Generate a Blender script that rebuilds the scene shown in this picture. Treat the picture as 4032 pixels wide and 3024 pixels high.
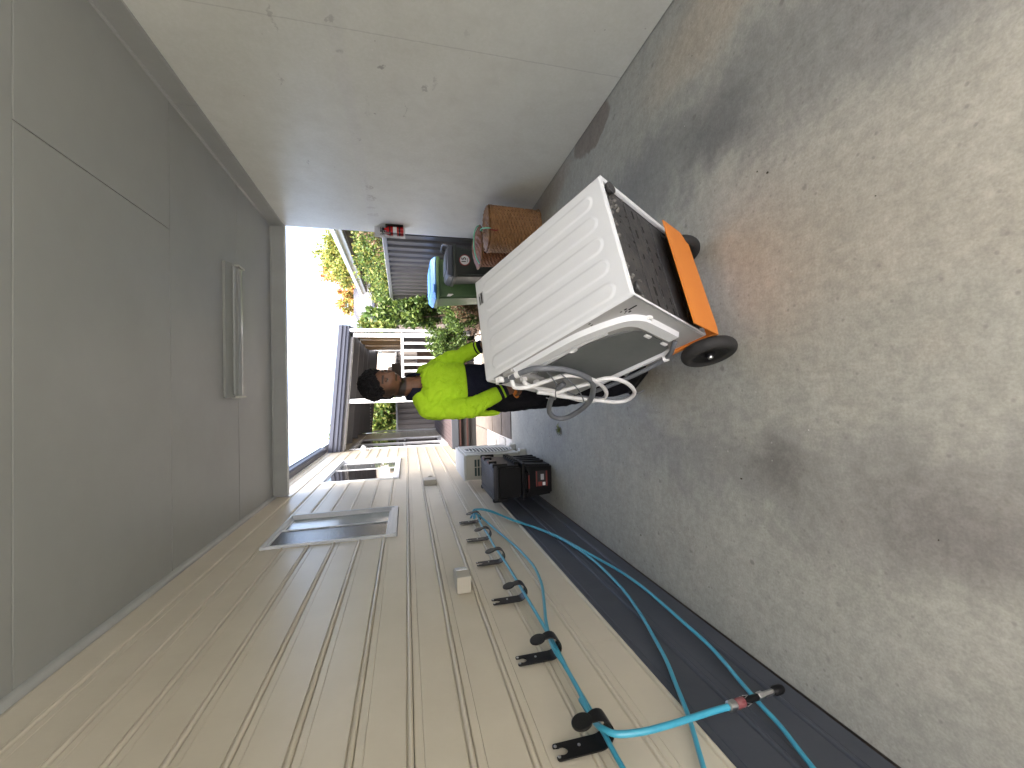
import bpy, bmesh, math, random
from mathutils import Vector, Matrix, noise
R = math.radians
random.seed(7)
for o in list(bpy.data.objects): bpy.data.objects.remove(o)
S = bpy.context.scene
COL = S.collection

# ------------------------------------------------------------------ camera, sky, sun, exposure
def cam_axes(pitch, yaw, roll):
    f = Vector((math.sin(yaw)*math.cos(pitch), math.cos(yaw)*math.cos(pitch), -math.sin(pitch)))
    r = Vector((math.cos(yaw), -math.sin(yaw), 0)); u = r.cross(f)
    return r*math.cos(roll)+u*math.sin(roll), u*math.cos(roll)-r*math.sin(roll), f
cr, cu, cf = cam_axes(0.24828, 0.021785, -0.019928)
cam = bpy.data.cameras.new('camera'); co = bpy.data.objects.new('camera', cam); COL.objects.link(co)
cam.sensor_fit = 'HORIZONTAL'; cam.sensor_width = 36; cam.lens = 1642.74/4032*36; cam.clip_start = .03; cam.clip_end = 500
X, Y, Z = -cu, cr, -cf                      # the phone was held upright: picture right is down in the world
co.matrix_world = Matrix(((X.x, Y.x, Z.x, 0), (X.y, Y.y, Z.y, 0), (X.z, Y.z, Z.z, 1.5), (0, 0, 0, 1)))
S.camera = co
W = bpy.data.worlds.new('World'); S.world = W; W.use_nodes = True
wn = W.node_tree.nodes; bg = wn['Background']; sky = wn.new('ShaderNodeTexSky'); sky.sky_type = 'NISHITA'
SUN_AZ, SUN_EL = R(168), R(60)               # azimuth from +Y towards +X
sky.sun_disc = False; sky.sun_elevation = SUN_EL; sky.sun_rotation = SUN_AZ
sky.air_density = .75; sky.dust_density = 8.0; sky.ozone_density = .5
bg.inputs['Strength'].default_value = .15
W.node_tree.links.new(sky.outputs[0], bg.inputs['Color'])
sl = bpy.data.lights.new('sun', 'SUN'); sl.energy = .9; sl.angle = R(12); sl.color = (1, .985, .96)
so = bpy.data.objects.new('sun', sl); COL.objects.link(so)
sd = Vector((math.sin(SUN_AZ)*math.cos(SUN_EL), math.cos(SUN_AZ)*math.cos(SUN_EL), math.sin(SUN_EL)))
so.rotation_euler = sd.to_track_quat('Z', 'Y').to_euler(); so.location = sd*60
S.view_settings.view_transform = 'Standard'; S.view_settings.look = 'None'; S.view_settings.gamma = 1
S.view_settings.use_curve_mapping = False; S.view_settings.exposure = 3.25
S.cycles.max_bounces = 6; S.cycles.diffuse_bounces = 4

# ------------------------------------------------------------------ materials
def mat(name, col, rough=.6, col2=None, scale=8, detail=6, bump=0, bscale=60, metal=0, spec=.5, stretch=None, contrast=.35, attr=None, transl=0):
    m = bpy.data.materials.new(name); m.use_nodes = True; nt = m.node_tree; N = nt.nodes; L = nt.links
    p = N['Principled BSDF']; p.inputs['Roughness'].default_value = rough; p.inputs['Metallic'].default_value = metal
    p.inputs['Specular IOR Level'].default_value = spec
    p.inputs['Base Color'].default_value = (*col, 1)
    tc = N.new('ShaderNodeTexCoord'); mp = N.new('ShaderNodeMapping'); L.new(tc.outputs['Object'], mp.inputs[0])
    if stretch: mp.inputs['Scale'].default_value = stretch
    out = None
    if col2:
        n = N.new('ShaderNodeTexNoise'); n.inputs['Scale'].default_value = scale; n.inputs['Detail'].default_value = detail
        n.inputs['Roughness'].default_value = .65
        L.new(mp.outputs[0], n.inputs['Vector'])
        rp = N.new('ShaderNodeValToRGB'); rp.color_ramp.elements[0].position = .5-contrast/2; rp.color_ramp.elements[1].position = .5+contrast/2
        rp.color_ramp.elements[0].color = (*col, 1); rp.color_ramp.elements[1].color = (*col2, 1)
        L.new(n.outputs['Fac'], rp.inputs[0]); out = rp.outputs[0]
    if attr:
        a = N.new('ShaderNodeAttribute'); a.attribute_name = attr
        if out:
            mx = N.new('ShaderNodeMix'); mx.data_type = 'RGBA'; mx.blend_type = 'MULTIPLY'; mx.inputs[0].default_value = 1
            L.new(a.outputs['Color'], mx.inputs[6]); L.new(out, mx.inputs[7]); out = mx.outputs[2]
        else: out = a.outputs['Color']
    if out: L.new(out, p.inputs['Base Color'])
    if bump:
        nb = N.new('ShaderNodeTexNoise'); nb.inputs['Scale'].default_value = bscale; nb.inputs['Detail'].default_value = 5
        L.new(mp.outputs[0], nb.inputs['Vector'])
        b = N.new('ShaderNodeBump'); b.inputs['Strength'].default_value = bump; b.inputs['Distance'].default_value = .01
        L.new(nb.outputs['Fac'], b.inputs['Height']); L.new(b.outputs[0], p.inputs['Normal'])
    if transl:
        t = N.new('ShaderNodeBsdfTranslucent'); ms = N.new('ShaderNodeMixShader'); ms.inputs[0].default_value = transl
        if out: L.new(out, t.inputs[0])
        else: t.inputs[0].default_value = (*col, 1)
        L.new(p.outputs[0], ms.inputs[1]); L.new(t.outputs[0], ms.inputs[2]); L.new(ms.outputs[0], N['Material Output'].inputs[0])
    return m
M = {}
M['clad'] = mat('tan_weatherboard_paint', (.57, .515, .405), .36, (.61, .555, .44), 3, bump=.05, bscale=35)
M['clad_dark'] = mat('charcoal_weatherboard_paint', (.050, .056, .070), .5, (.066, .072, .086), 4, bump=.06, bscale=40)
M['ceil'] = mat('ceiling_sheet_paint', (.27, .275, .25), .5, (.30, .305, .28), 1.2, bump=.03, bscale=25)
M['beam'] = mat('beam_paint', (.32, .325, .30), .5, (.36, .365, .34), 3)
M['alu_white'] = mat('white_aluminium', (.62, .65, .68), .3, spec=.5)
M['white'] = mat('white_paint', (.78, .79, .80), .4, (.72, .73, .74), 4)
M['gutter'] = mat('blue_grey_gutter', (.034, .040, .060), .45, (.042, .048, .068), 3, spec=.25)
M['greyblack'] = mat('black_plastic', (.005, .005, .0055), .45, (.008, .008, .0085), 20, bump=.1, bscale=200, spec=.22)
M['black_rubber'] = mat('black_rubber', (.014, .014, .014), .75, (.022, .021, .02), 30, bump=.2, bscale=120)
M['hookblack'] = mat('black_coated_steel', (.006, .0055, .005), .38, (.010, .009, .008), 40, spec=.35)
M['steel'] = mat('bright_zinc', (.62, .62, .62), .3, metal=1)
M['brushed'] = mat('stainless_sheet', (.60, .59, .60), .22, (.66, .65, .66), 20, metal=1)
M['hose'] = mat('teal_hose_rubber', (.035, .30, .44), .3, (.06, .36, .49), 14, spec=.6)
M['orange'] = mat('orange_powder_coat', (.72, .24, .035), .45, (.66, .20, .03), 9, bump=.15, bscale=300, contrast=.6)
M['wm_white'] = mat('enamelled_steel', (.74, .76, .775), .38, (.71, .73, .745), 3, bump=.06, bscale=450)
M['wm_back'] = mat('galvanised_back_panel', (.46, .46, .45), .42, (.41, .41, .41), 5, metal=.25)
M['wm_cover'] = mat('grey_back_cover', (.13, .142, .140), .40, (.17, .18, .175), 5, metal=.2)
M['wm_base'] = mat('dirty_base_plastic', (.022, .023, .027), .5, (.075, .073, .071), 16, bump=.4, bscale=60, contrast=.5)
M['crust'] = mat('dried_dirt', (.10, .095, .085), .9, (.17, .165, .155), 60)
M['wm_plastic'] = mat('white_valve_plastic', (.80, .80, .79), .4)
M['hose_white'] = mat('white_hose', (.78, .78, .77), .42)
M['hose_grey'] = mat('grey_drain_hose', (.13, .14, .155), .45, (.16, .17, .185), 30)
M['hivis'] = mat('hi_vis_fabric', (.43, .69, .03), .85, (.37, .62, .02), 35, bump=.6, bscale=170, spec=.15)
M['navy'] = mat('navy_fabric', (.008, .009, .018), .9, (.013, .014, .026), 30, bump=.4, bscale=150, spec=.12)
M['trouser'] = mat('black_trouser_fabric', (.007, .007, .009), .9, (.012, .012, .015), 25, bump=.4, bscale=150, spec=.12)
M['skin'] = mat('skin', (1, 1, 1), .5, None, attr='Col', spec=.4)
M['hair'] = mat('black_hair', (.003, .003, .004), .7, (.008, .0075, .009), 90, spec=.2, bump=.9, bscale=160)
M['wicker'] = mat('wicker_cane', (.40, .215, .09), .5, (.14, .06, .02), 13, contrast=.5, stretch=(1, 1, 3.5))
M['wicker2'] = mat('red_brown_wicker_cane', (.38, .16, .065), .5, (.15, .05, .02), 13, contrast=.5, stretch=(1, 1, 3.5))
M['mint'] = mat('mint_ribbon', (.22, .66, .42), .6)
M['redtag'] = mat('dark_red_ribbon', (.22, .012, .012), .6)
M['bin_green'] = mat('green_bin_plastic', (.045, .095, .035), .42, (.06, .115, .045), 5)
M['bin_dark'] = mat('charcoal_bin_plastic', (.026, .034, .028), .42, (.038, .046, .038), 5)
M['bin_lid'] = mat('dark_grey_lid_plastic', (.06, .066, .075), .33)
M['bin_blue'] = mat('blue_lid_plastic', (.07, .23, .60), .4, (.09, .27, .66), 4)
M['fence'] = mat('charcoal_steel_sheet', (.07, .069, .072), .4, (.082, .081, .084), 2)
M['fence_rail'] = mat('grey_fence_rail', (.20, .21, .22), .4)
M['fence_taupe'] = mat('taupe_steel_sheet', (.16, .145, .135), .45)
M['deck'] = mat('dark_deck_board', (.05, .037, .04), .65, (.075, .056, .058), 12, stretch=(9, 1, 1))
M['deck_red'] = mat('red_brown_board', (.022, .010, .009), .7, (.032, .015, .013), 8, spec=.2)
M['deck_grey'] = mat('grey_step_paint', (.038, .043, .052), .55, spec=.2)
M['paver'] = mat('brown_concrete_paver', (.10, .086, .074), .8, (.14, .122, .106), 7, bump=.3, bscale=80)
M['paver2'] = mat('pale_concrete_paver', (.42, .42, .40), .8, (.50, .50, .48), 7, bump=.3, bscale=80)
M['bounce_drive'] = mat('bounce_driveway_grey', (.38, .405, .43), .8, (.44, .465, .49), 4, bump=.2, bscale=60)  # blue-grey chosen so that the light it bounces stays neutral
M['pebble'] = mat('white_pebble', (.74, .74, .72), .6, (.60, .59, .56), 30)
M['soil'] = mat('garden_soil', (.05, .036, .026), .95, (.10, .075, .055), 9, bump=.8, bscale=50)
M['bark'] = mat('tree_bark', (.12, .085, .06), .9, (.18, .13, .10), 20)
M['leaf'] = mat('leaf', (1, 1, 1), .5, None, attr='Col', transl=.35, spec=.3)
M['blind'] = mat('tan_outdoor_blind', (.40, .30, .18), .8, (.44, .33, .20), 3, transl=.3)
M['soffit'] = mat('patio_soffit', (.17, .17, .175), .6)
M['tan_beam'] = mat('brown_beam', (.16, .10, .07), .6)
M['nb_wall'] = mat('cream_render', (.55, .50, .43), .8, (.60, .55, .48), 4)
M['nb_roof'] = mat('grey_corrugated_roof', (.085, .088, .105), .85, (.10, .104, .12), 1, spec=.1)
M['nb_dark'] = mat('dark_timber', (.09, .075, .06), .7)  # plain dark brown for eave soffit, cupboard and far roof
M['ac'] = mat('condenser_paint', (.66, .67, .64), .42, (.62, .63, .60), 3)
M['ac_side'] = mat('condenser_side_paint', (.50, .49, .43), .45, (.47, .46, .40), 4)
M['ac_dark'] = mat('dark_green_fin', (.03, .06, .055), .5)
M['red'] = mat('red_enamel', (.55, .02, .02), .25)
M['label_red'] = mat('red_label_print', (.20, .026, .018), .45)
M['dull_red'] = mat('worn_red_plastic', (.17, .028, .034), .5, (.24, .10, .10), 60)
M['silver_print'] = mat('silver_print', (.45, .46, .47), .35)
M['sticker'] = mat('white_sticker', (.80, .80, .78), .5)
M['sticker_red'] = mat('red_sticker_ring', (.30, .03, .03), .5)
M['ink'] = mat('black_ink', (.01, .01, .01), .6)
M['boxgrey'] = mat('dark_grey_lid', (.030, .030, .036), .42, (.04, .04, .046), 14, bump=.15, bscale=260, spec=.3)
M['outlet'] = mat('cream_outlet_plastic', (.46, .43, .36), .4)
M['chrome'] = mat('chrome', (.85, .86, .88), .12, metal=1)
M['brass'] = mat('dull_brass', (.30, .22, .10), .4, metal=1)
M['diffuser'] = mat('clear_diffuser', (.30, .305, .285), .25)
M['fitting'] = mat('light_fitting_metal', (.27, .275, .25), .5)
M['dark'] = mat('dark_gap', (.01, .01, .01), .8)
M['room'] = mat('dark_room', (.05, .045, .04), .8)
M['weed'] = mat('weed_leaf', (.10, .13, .035), .6)
M['litter'] = mat('dry_leaf', (.055, .045, .03), .8)
M['grit'] = mat('pale_grit', (.75, .74, .70), .7)

def glass_mat(name, base, rough, bump, bscale, spec=.9):
    m = mat(name, base, rough, None, bump=bump, bscale=bscale, spec=spec)
    m.node_tree.nodes['Principled BSDF'].inputs['IOR'].default_value = 1.8
    return m
M['glass_obs'] = glass_mat('obscure_glass', (.26, .30, .29), .05, .15, 60, 1)  # pale green base stands in for bright light reflected by the pane
M['glass_scr'] = glass_mat('screened_glass', (.022, .024, .024), .22, .3, 70, .3)
M['glass'] = glass_mat('window_glass', (.13, .135, .13), .02, 0, 1)
M['glass_dark'] = glass_mat('dark_window_glass', (.022, .02, .02), .05, 0, 1, .35)

class NT:                                   # small helper for longer node graphs
    def __init__(s, m): s.nt = m.node_tree; s.N = s.nt.nodes; s.L = s.nt.links
    def n(s, t, **k):
        x = s.N.new(t)
        for a, b in k.items(): setattr(x, a, b)
        return x
    def noise(s, vec, sc, det=5, rough=.6):
        x = s.n('ShaderNodeTexNoise'); x.inputs['Scale'].default_value = sc; x.inputs['Detail'].default_value = det; x.inputs['Roughness'].default_value = rough
        s.L.new(vec, x.inputs['Vector']); return x.outputs['Fac']
    def math(s, op, a, b=None, clamp=False):
        x = s.n('ShaderNodeMath', operation=op, use_clamp=clamp)
        for i, v in enumerate((a, b)):
            if v is None: continue
            if isinstance(v, (int, float)): x.inputs[i].default_value = v
            else: s.L.new(v, x.inputs[i])
        return x.outputs[0]
    def ramp(s, f, a, b):                   # smooth 0..1 between a and b
        x = s.n('ShaderNodeMapRange', interpolation_type='SMOOTHSTEP'); s.L.new(f, x.inputs[0])
        x.inputs[1].default_value = a; x.inputs[2].default_value = b; return x.outputs[0]
    def mix(s, f, a, b, mode='MIX'):
        x = s.n('ShaderNodeMix', data_type='RGBA', blend_type=mode)
        if isinstance(f, (int, float)): x.inputs[0].default_value = f
        else: s.L.new(f, x.inputs[0])
        for i, v in ((6, a), (7, b)):
            if isinstance(v, tuple): x.inputs[i].default_value = (*v, 1)
            else: s.L.new(v, x.inputs[i])
        return x.outputs[2]

def concrete():
    m = bpy.data.materials.new('stained_concrete'); m.use_nodes = True; g = NT(m); p = g.N['Principled BSDF']
    tc = g.n('ShaderNodeTexCoord').outputs['Object']; sep = g.n('ShaderNodeSeparateXYZ'); g.L.new(tc, sep.inputs[0]); x, y = sep.outputs[0], sep.outputs[1]
    big = g.noise(tc, .9, 4); mid = g.noise(tc, 3.2, 6, .65); fine = g.noise(tc, 26, 6, .7); vf = g.noise(tc, 110, 3)
    st = g.n('ShaderNodeMapping'); st.inputs['Scale'].default_value = (9, 2.4, 1); st.inputs['Rotation'].default_value = (0, 0, R(12)); g.L.new(tc, st.inputs[0]); streak = g.noise(st.outputs[0], 4, 5, .7)
    c = g.mix(g.ramp(big, .36, .64), (.365, .369, .328), (.328, .332, .298))
    c = g.mix(g.math('MULTIPLY', g.ramp(mid, .45, .72), .55), c, (.385, .37, .325))
    # warm tan zone between the wheel tracks, grey wheel tracks, oil marks
    wob = g.math('MULTIPLY', g.math('SUBTRACT', mid, .5), .9); wb2 = g.math('MULTIPLY', g.math('SUBTRACT', big, .5), .8)
    xw = g.math('ADD', g.math('ADD', x, wob), wb2)
    def band(cx, half, y0, y1, amt, col, c):
        d = g.math('ABSOLUTE', g.math('SUBTRACT', xw, cx)); f = g.ramp(d, half, half*.15)
        yy = g.math('ADD', y, wob); f = g.math('MULTIPLY', f, g.ramp(yy, y1+.5, y1-.3)); f = g.math('MULTIPLY', f, g.ramp(yy, y0-.3, y0+.3))
        f = g.math('MULTIPLY', f, g.ramp(streak, .0, .55)); return g.mix(g.math('MULTIPLY', f, amt), c, col)
    c = band(.62, .60, .2, 2.6, .55, (.39, .375, .32), c)
    c = band(1.28, .42, .3, 2.7, .62, (.165, .168, .17), c)
    c = band(-.40, .34, .4, 2.4, .5, (.20, .198, .20), c)
    def blob(cx, cy, rx, ry, amt, col, c, e0=1., e1=.1):
        dx = g.math('DIVIDE', g.math('ADD', g.math('SUBTRACT', x, cx), g.math('MULTIPLY', wob, .35)), rx); dy = g.math('DIVIDE', g.math('ADD', g.math('SUBTRACT', y, cy), g.math('MULTIPLY', wob, .35)), ry)
        d = g.math('SQRT', g.math('ADD', g.math('MULTIPLY', dx, dx), g.math('MULTIPLY', dy, dy)))
        return g.mix(g.math('MULTIPLY', g.ramp(d, e0, e1), amt), c, col)
    c = blob(-.35, 1.42, .22, .27, .66, (.105, .095, .085), c, 1., -.15)
    c = blob(-.42, .85, .28, .4, .6, (.16, .15, .145), c)
    c = blob(1.27, 1.72, .24, .42, .5, (.10, .104, .108), c)
    c = blob(1.42, 2.45, .25, .5, .5, (.17, .172, .178), c)
    c = blob(1.85, 1.8, .3, .7, .55, (.44, .375, .285), c)
    c = blob(.12, 2.32, .2, .3, .65, (.27, .235, .19), c)
    c = blob(2.12, 3.1, .16, .35, .75, (.17, .135, .11), c, 1., .85)
    c = blob(2.1, 4.1, .25, .8, .5, (.26, .21, .16), c, 1., .4)
    c = blob(-.45, 4.1, .5, .5, .45, (.27, .275, .275), c)
    m2 = g.noise(tc, 7.5, 5, .7); c = g.mix(.28, c, g.mix(g.ramp(m2, .36, .66), (.40, .40, .39), (.60, .60, .59)), 'OVERLAY')
    c = g.mix(.14, c, g.mix(g.ramp(streak, .35, .66), (.36, .36, .36), (.64, .64, .63)), 'OVERLAY')
    c = g.mix(.30, c, g.mix(g.ramp(fine, .35, .68), (.34, .335, .32), (.66, .655, .64)), 'OVERLAY')
    c = g.mix(.16, c, g.mix(g.ramp(vf, .3, .7), (.25, .25, .25), (.75, .75, .75)), 'OVERLAY')
    v = g.n('ShaderNodeTexVoronoi'); v.inputs['Scale'].default_value = 9; g.L.new(tc, v.inputs['Vector'])
    rn = g.n('ShaderNodeSeparateColor'); g.L.new(v.outputs['Color'], rn.inputs[0])
    sp = g.math('MULTIPLY', g.ramp(g.math('ADD', v.outputs['Distance'], g.math('MULTIPLY', g.math('SUBTRACT', fine, .5), .28)), .15, .05), g.ramp(rn.outputs[0], .62, .9))
    c = g.mix(g.math('MULTIPLY', sp, .6), c, (.15, .145, .13))
    v2 = g.n('ShaderNodeTexVoronoi'); v2.inputs['Scale'].default_value = 24; g.L.new(tc, v2.inputs['Vector'])
    rn2 = g.n('ShaderNodeSeparateColor'); g.L.new(v2.outputs['Color'], rn2.inputs[0])
    sp2 = g.math('MULTIPLY', g.ramp(v2.outputs['Distance'], .14, .05), g.ramp(rn2.outputs[1], .82, .97)); c = g.mix(g.math('MULTIPLY', sp2, .5), c, (.62, .61, .57))
    sp3 = g.math('MULTIPLY', g.ramp(v2.outputs['Distance'], .2, .06), g.ramp(rn2.outputs[2], .8, .95)); c = g.mix(g.math('MULTIPLY', sp3, .45), c, (.16, .15, .14))
    g.L.new(c, p.inputs['Base Color'])
    g.L.new(g.math('ADD', g.math('MULTIPLY', mid, .35), .42), p.inputs['Roughness'])
    b = g.n('ShaderNodeBump'); b.inputs['Strength'].default_value = .16; b.inputs['Distance'].default_value = .004
    g.L.new(g.math('ADD', fine, g.math('MULTIPLY', vf, .6)), b.inputs['Height']); g.L.new(b.outputs[0], p.inputs['Normal'])
    return m
M['concrete'] = concrete()

def wallmat():
    m = bpy.data.materials.new('painted_panel_wall'); m.use_nodes = True; g = NT(m); p = g.N['Principled BSDF']
    tc = g.n('ShaderNodeTexCoord').outputs['Object']; sep = g.n('ShaderNodeSeparateXYZ'); g.L.new(tc, sep.inputs[0]); y, z = sep.outputs[1], sep.outputs[2]
    big = g.noise(tc, 1.1, 4); mid = g.noise(tc, 5, 6, .65); fine = g.noise(tc, 40, 5, .7)
    c = g.mix(g.ramp(big, .35, .65), (.66, .665, .60), (.71, .715, .65))
    c = g.mix(g.math('MULTIPLY', g.ramp(mid, .42, .72), .5), c, (.60, .595, .53))
    v2 = g.n('ShaderNodeTexVoronoi'); v2.inputs['Scale'].default_value = 17; g.L.new(tc, v2.inputs['Vector'])
    rn2 = g.n('ShaderNodeSeparateColor'); g.L.new(v2.outputs['Color'], rn2.inputs[0])
    sp2 = g.math('MULTIPLY', g.ramp(v2.outputs['Distance'], .2, .06), g.ramp(rn2.outputs[1], .7, .95)); c = g.mix(g.math('MULTIPLY', sp2, .45), c, (.78, .77, .71))
    sp3 = g.math('MULTIPLY', g.ramp(v2.outputs['Distance'], .12, .04), g.ramp(rn2.outputs[2], .90, .99)); c = g.mix(g.math('MULTIPLY', sp3, .6), c, (.3, .27, .22))
    # scrapes and chipped filler along the 1.85 m sheet joint, scuffs
    wy = g.math('MULTIPLY', g.math('SUBTRACT', g.noise(tc, 14, 4), .5), .12)
    def mark(cy, cz, ry, rz, amt, col, c, e0=1., e1=.7):
        dy = g.math('DIVIDE', g.math('ADD', g.math('SUBTRACT', y, cy), wy), ry); dz = g.math('DIVIDE', g.math('ADD', g.math('SUBTRACT', z, cz), wy), rz)
        d = g.math('SQRT', g.math('ADD', g.math('MULTIPLY', dy, dy), g.math('MULTIPLY', dz, dz)))
        f = g.math('MULTIPLY', g.ramp(d, e0, e1), amt*.62); f = g.math('MULTIPLY', f, g.ramp(g.math('ADD', g.math('MULTIPLY', mid, .4), g.math('MULTIPLY', fine, .6)), .42, .56)); return g.mix(f, c, col)
    for cy, cz, ry, rz, a in ((4.52, 1.84, .07, .05, .8), (4.77, 1.84, .09, .06, .7), (5.02, 1.85, .035, .06, .7), (5.21, 1.84, .06, .07, .75), (4.62, 1.86, .35, .012, .6)):
        c = mark(cy, cz, ry, rz, a, (.24, .20, .15), c)
    for cy, cz, ry, rz, a in ((2.97, 1.33, .05, .03, .8), (2.83, 1.61, .02, .02, 1), (3.33, 1.70, .015, .012, 1), (2.54, 1.89, .03, .02, .9), (2.76, 1.87, .02, .03, .9), (4.15, 2.33, .06, .008, .8), (3.23, 1.46, .1, .006, .6), (3.25, 1.74, .13, .012, .35), (2.9, 1.26, .09, .012, .5), (3.7, 1.86, .03, .02, .8), (2.6, 2.2, .1, .01, .6), (3.1, 2.3, .06, .01, .6), (2.45, 1.1, .05, .02, .3)):
        c = mark(cy, cz, ry, rz, a, (.20, .19, .165), c)
    c = g.mix(g.math('MULTIPLY', g.ramp(g.math('ABSOLUTE', g.math('ADD', g.math('SUBTRACT', z, 1.87), g.math('MULTIPLY', wy, .15))), .06, .03), .35), c, (.63, .625, .59))
    c = g.mix(g.math('MULTIPLY', g.ramp(g.math('ABSOLUTE', g.math('ADD', g.math('SUBTRACT', y, 2.58), g.math('MULTIPLY', wy, .1))), .006, .002), .35), c, (.36, .35, .32))
    c = g.mix(.22, c, g.mix(g.ramp(fine, .35, .68), (.35, .35, .35), (.66, .66, .66)), 'OVERLAY')
    g.L.new(c, p.inputs['Base Color']); g.L.new(g.math('ADD', g.math('MULTIPLY', mid, .22), .30), p.inputs['Roughness'])
    p.inputs['Specular IOR Level'].default_value = .45
    b = g.n('ShaderNodeBump'); b.inputs['Strength'].default_value = .12; b.inputs['Distance'].default_value = .006
    g.L.new(g.math('ADD', mid, g.math('MULTIPLY', fine, .25)), b.inputs['Height']); g.L.new(b.outputs[0], p.inputs['Normal'])
    return m
M['wall'] = wallmat()

# ------------------------------------------------------------------ mesh helpers
def V(*a): return Vector(a[0]) if len(a) == 1 else Vector(a)
def obj(name, data, m, parent=None, smooth=False, auto=None):
    if isinstance(data, bmesh.types.BMesh):
        bmesh.ops.recalc_face_normals(data, faces=data.faces)
        me = bpy.data.meshes.new(name); data.to_mesh(me); data.free()
    elif isinstance(data, tuple):
        me = bpy.data.meshes.new(name); me.from_pydata([tuple(v) for v in data[0]], [], data[1])
        b = bmesh.new(); b.from_mesh(me); bmesh.ops.recalc_face_normals(b, faces=b.faces); b.to_mesh(me); b.free()
    else: me = data
    me.materials.clear(); me.materials.append(M[m] if isinstance(m, str) else m)
    if smooth:
        for f in me.polygons: f.use_smooth = True
        if auto is not None: me.set_sharp_from_angle(angle=R(auto))
    o = bpy.data.objects.new(name, me); COL.objects.link(o)
    if parent is not None: adopt(o, parent)
    return o
def wmat(o):
    m = o.matrix_basis.copy(); p = o.parent
    return wmat(p) @ o.matrix_parent_inverse @ m if p else m
def adopt(o, p, keep=True):                 # keep=True: the vertices are in world space
    o.parent = p
    if keep: o.matrix_parent_inverse = wmat(p).inverted()
def tag(o, label=None, cat=None, group=None, kind=None):
    if label: o['label'] = label
    if cat: o['category'] = cat
    if group: o['group'] = group
    if kind: o['kind'] = kind
    return o
def thing(name, label, cat, loc=(0, 0, 0), group=None, mtx=None):
    o = bpy.data.objects.new(name, None); COL.objects.link(o); o.empty_display_size = .1
    if mtx is not None: o.matrix_basis = mtx
    else: o.location = loc
    return tag(o, label, cat, group)
def copy_tree(o, delta, parent=None):
    c = o.copy(); COL.objects.link(c)
    if parent: c.parent = parent
    else: c.location = o.location+Vector(delta)
    for ch in [x for x in COL.objects if x.parent is o]: copy_tree(ch, delta, c)
    return c
def T(bm, verts, mtx):
    if mtx is not None: bmesh.ops.transform(bm, matrix=mtx, verts=verts)
def box(bm, lo, hi, bev=0, mtx=None, seg=1):
    b = bmesh.new(); lo, hi = V(lo), V(hi)
    bmesh.ops.create_cube(b, size=1); c = (lo+hi)/2; s = hi-lo
    for v in b.verts: v.co = Vector((v.co.x*s.x, v.co.y*s.y, v.co.z*s.z))+c
    if bev: bmesh.ops.bevel(b, geom=b.edges[:], offset=bev, segments=seg, affect='EDGES', profile=.5)
    return merge(bm, b, mtx)
def merge(bm, b, mtx=None):
    T(b, b.verts, mtx); me = bpy.data.meshes.new('tmp'); b.to_mesh(me); b.free(); bm.from_mesh(me); bpy.data.meshes.remove(me); return bm
def bxo(name, lo, hi, m, parent=None, bev=0, seg=1, mtx=None): return obj(name, box(bmesh.new(), lo, hi, bev, mtx, seg), m, parent)
def spl(P, n=8, closed=False):
    P = [V(p) for p in P]; out = []; k = len(P)
    for i in range(k if closed else k-1):
        if closed: a, b, c, d = P[i-1], P[i], P[(i+1) % k], P[(i+2) % k]
        else: a, b, c, d = P[max(i-1, 0)], P[i], P[i+1], P[min(i+2, k-1)]
        for j in range(n):
            t = j/n; out.append(.5*((2*b)+(c-a)*t+(2*a-5*b+4*c-d)*t*t+(3*b-a-3*c+d)*t**3))
    if not closed: out.append(P[-1])
    return out
def tube(bm, P, r, n=10, closed=False, mtx=None):
    P = [V(p) for p in P]; k = len(P); rs = r if isinstance(r, (list, tuple)) else [r]*k
    b = bmesh.new(); rings = []; nrm = None
    for i in range(k):
        t = (P[(i+1) % k]-P[i-1]) if closed else (P[min(i+1, k-1)]-P[max(i-1, 0)])
        t.normalize()
        if nrm is None: nrm = t.orthogonal().normalized()
        nrm = (nrm-t*nrm.dot(t)); nrm = nrm.normalized() if nrm.length > 1e-6 else t.orthogonal().normalized()
        bi = t.cross(nrm)
        rings.append([b.verts.new(P[i]+(nrm*math.cos(2*math.pi*j/n)+bi*math.sin(2*math.pi*j/n))*rs[i]) for j in range(n)])
    for i in range(k if closed else k-1):
        A, B = rings[i], rings[(i+1) % k]
        for j in range(n): b.faces.new((A[j], A[(j+1) % n], B[(j+1) % n], B[j]))
    if not closed: b.faces.new(rings[0][::-1]); b.faces.new(rings[-1])
    return merge(bm, b, mtx)
def lathe(bm, prof, n=24, mtx=None, cap=True):
    b = bmesh.new(); rings = [[b.verts.new((r*math.cos(2*math.pi*j/n), r*math.sin(2*math.pi*j/n), z)) for j in range(n)] for r, z in prof]
    for A, B in zip(rings, rings[1:]):
        for j in range(n): b.faces.new((A[j], A[(j+1) % n], B[(j+1) % n], B[j]))
    if cap: b.faces.new(rings[0][::-1]); b.faces.new(rings[-1])
    return merge(bm, b, mtx)
def extr(bm, poly, d, mtx=None, bev=0):     # polygon in xy, thickness d along z
    b = bmesh.new(); vs = [b.verts.new((p[0], p[1], 0)) for p in poly]; f = b.faces.new(vs)
    r = bmesh.ops.extrude_face_region(b, geom=[f]); bmesh.ops.translate(b, vec=(0, 0, d), verts=[v for v in r['geom'] if isinstance(v, bmesh.types.BMVert)])
    if bev: bmesh.ops.bevel(b, geom=b.edges[:], offset=bev, segments=1, affect='EDGES')
    return merge(bm, b, mtx)
def frame(o, x, y, z):
    x, y, z, o = V(x), V(y), V(z), V(o)
    return Matrix(((x.x, y.x, z.x, o.x), (x.y, y.y, z.y, o.y), (x.z, y.z, z.z, o.z), (0, 0, 0, 1)))
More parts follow.
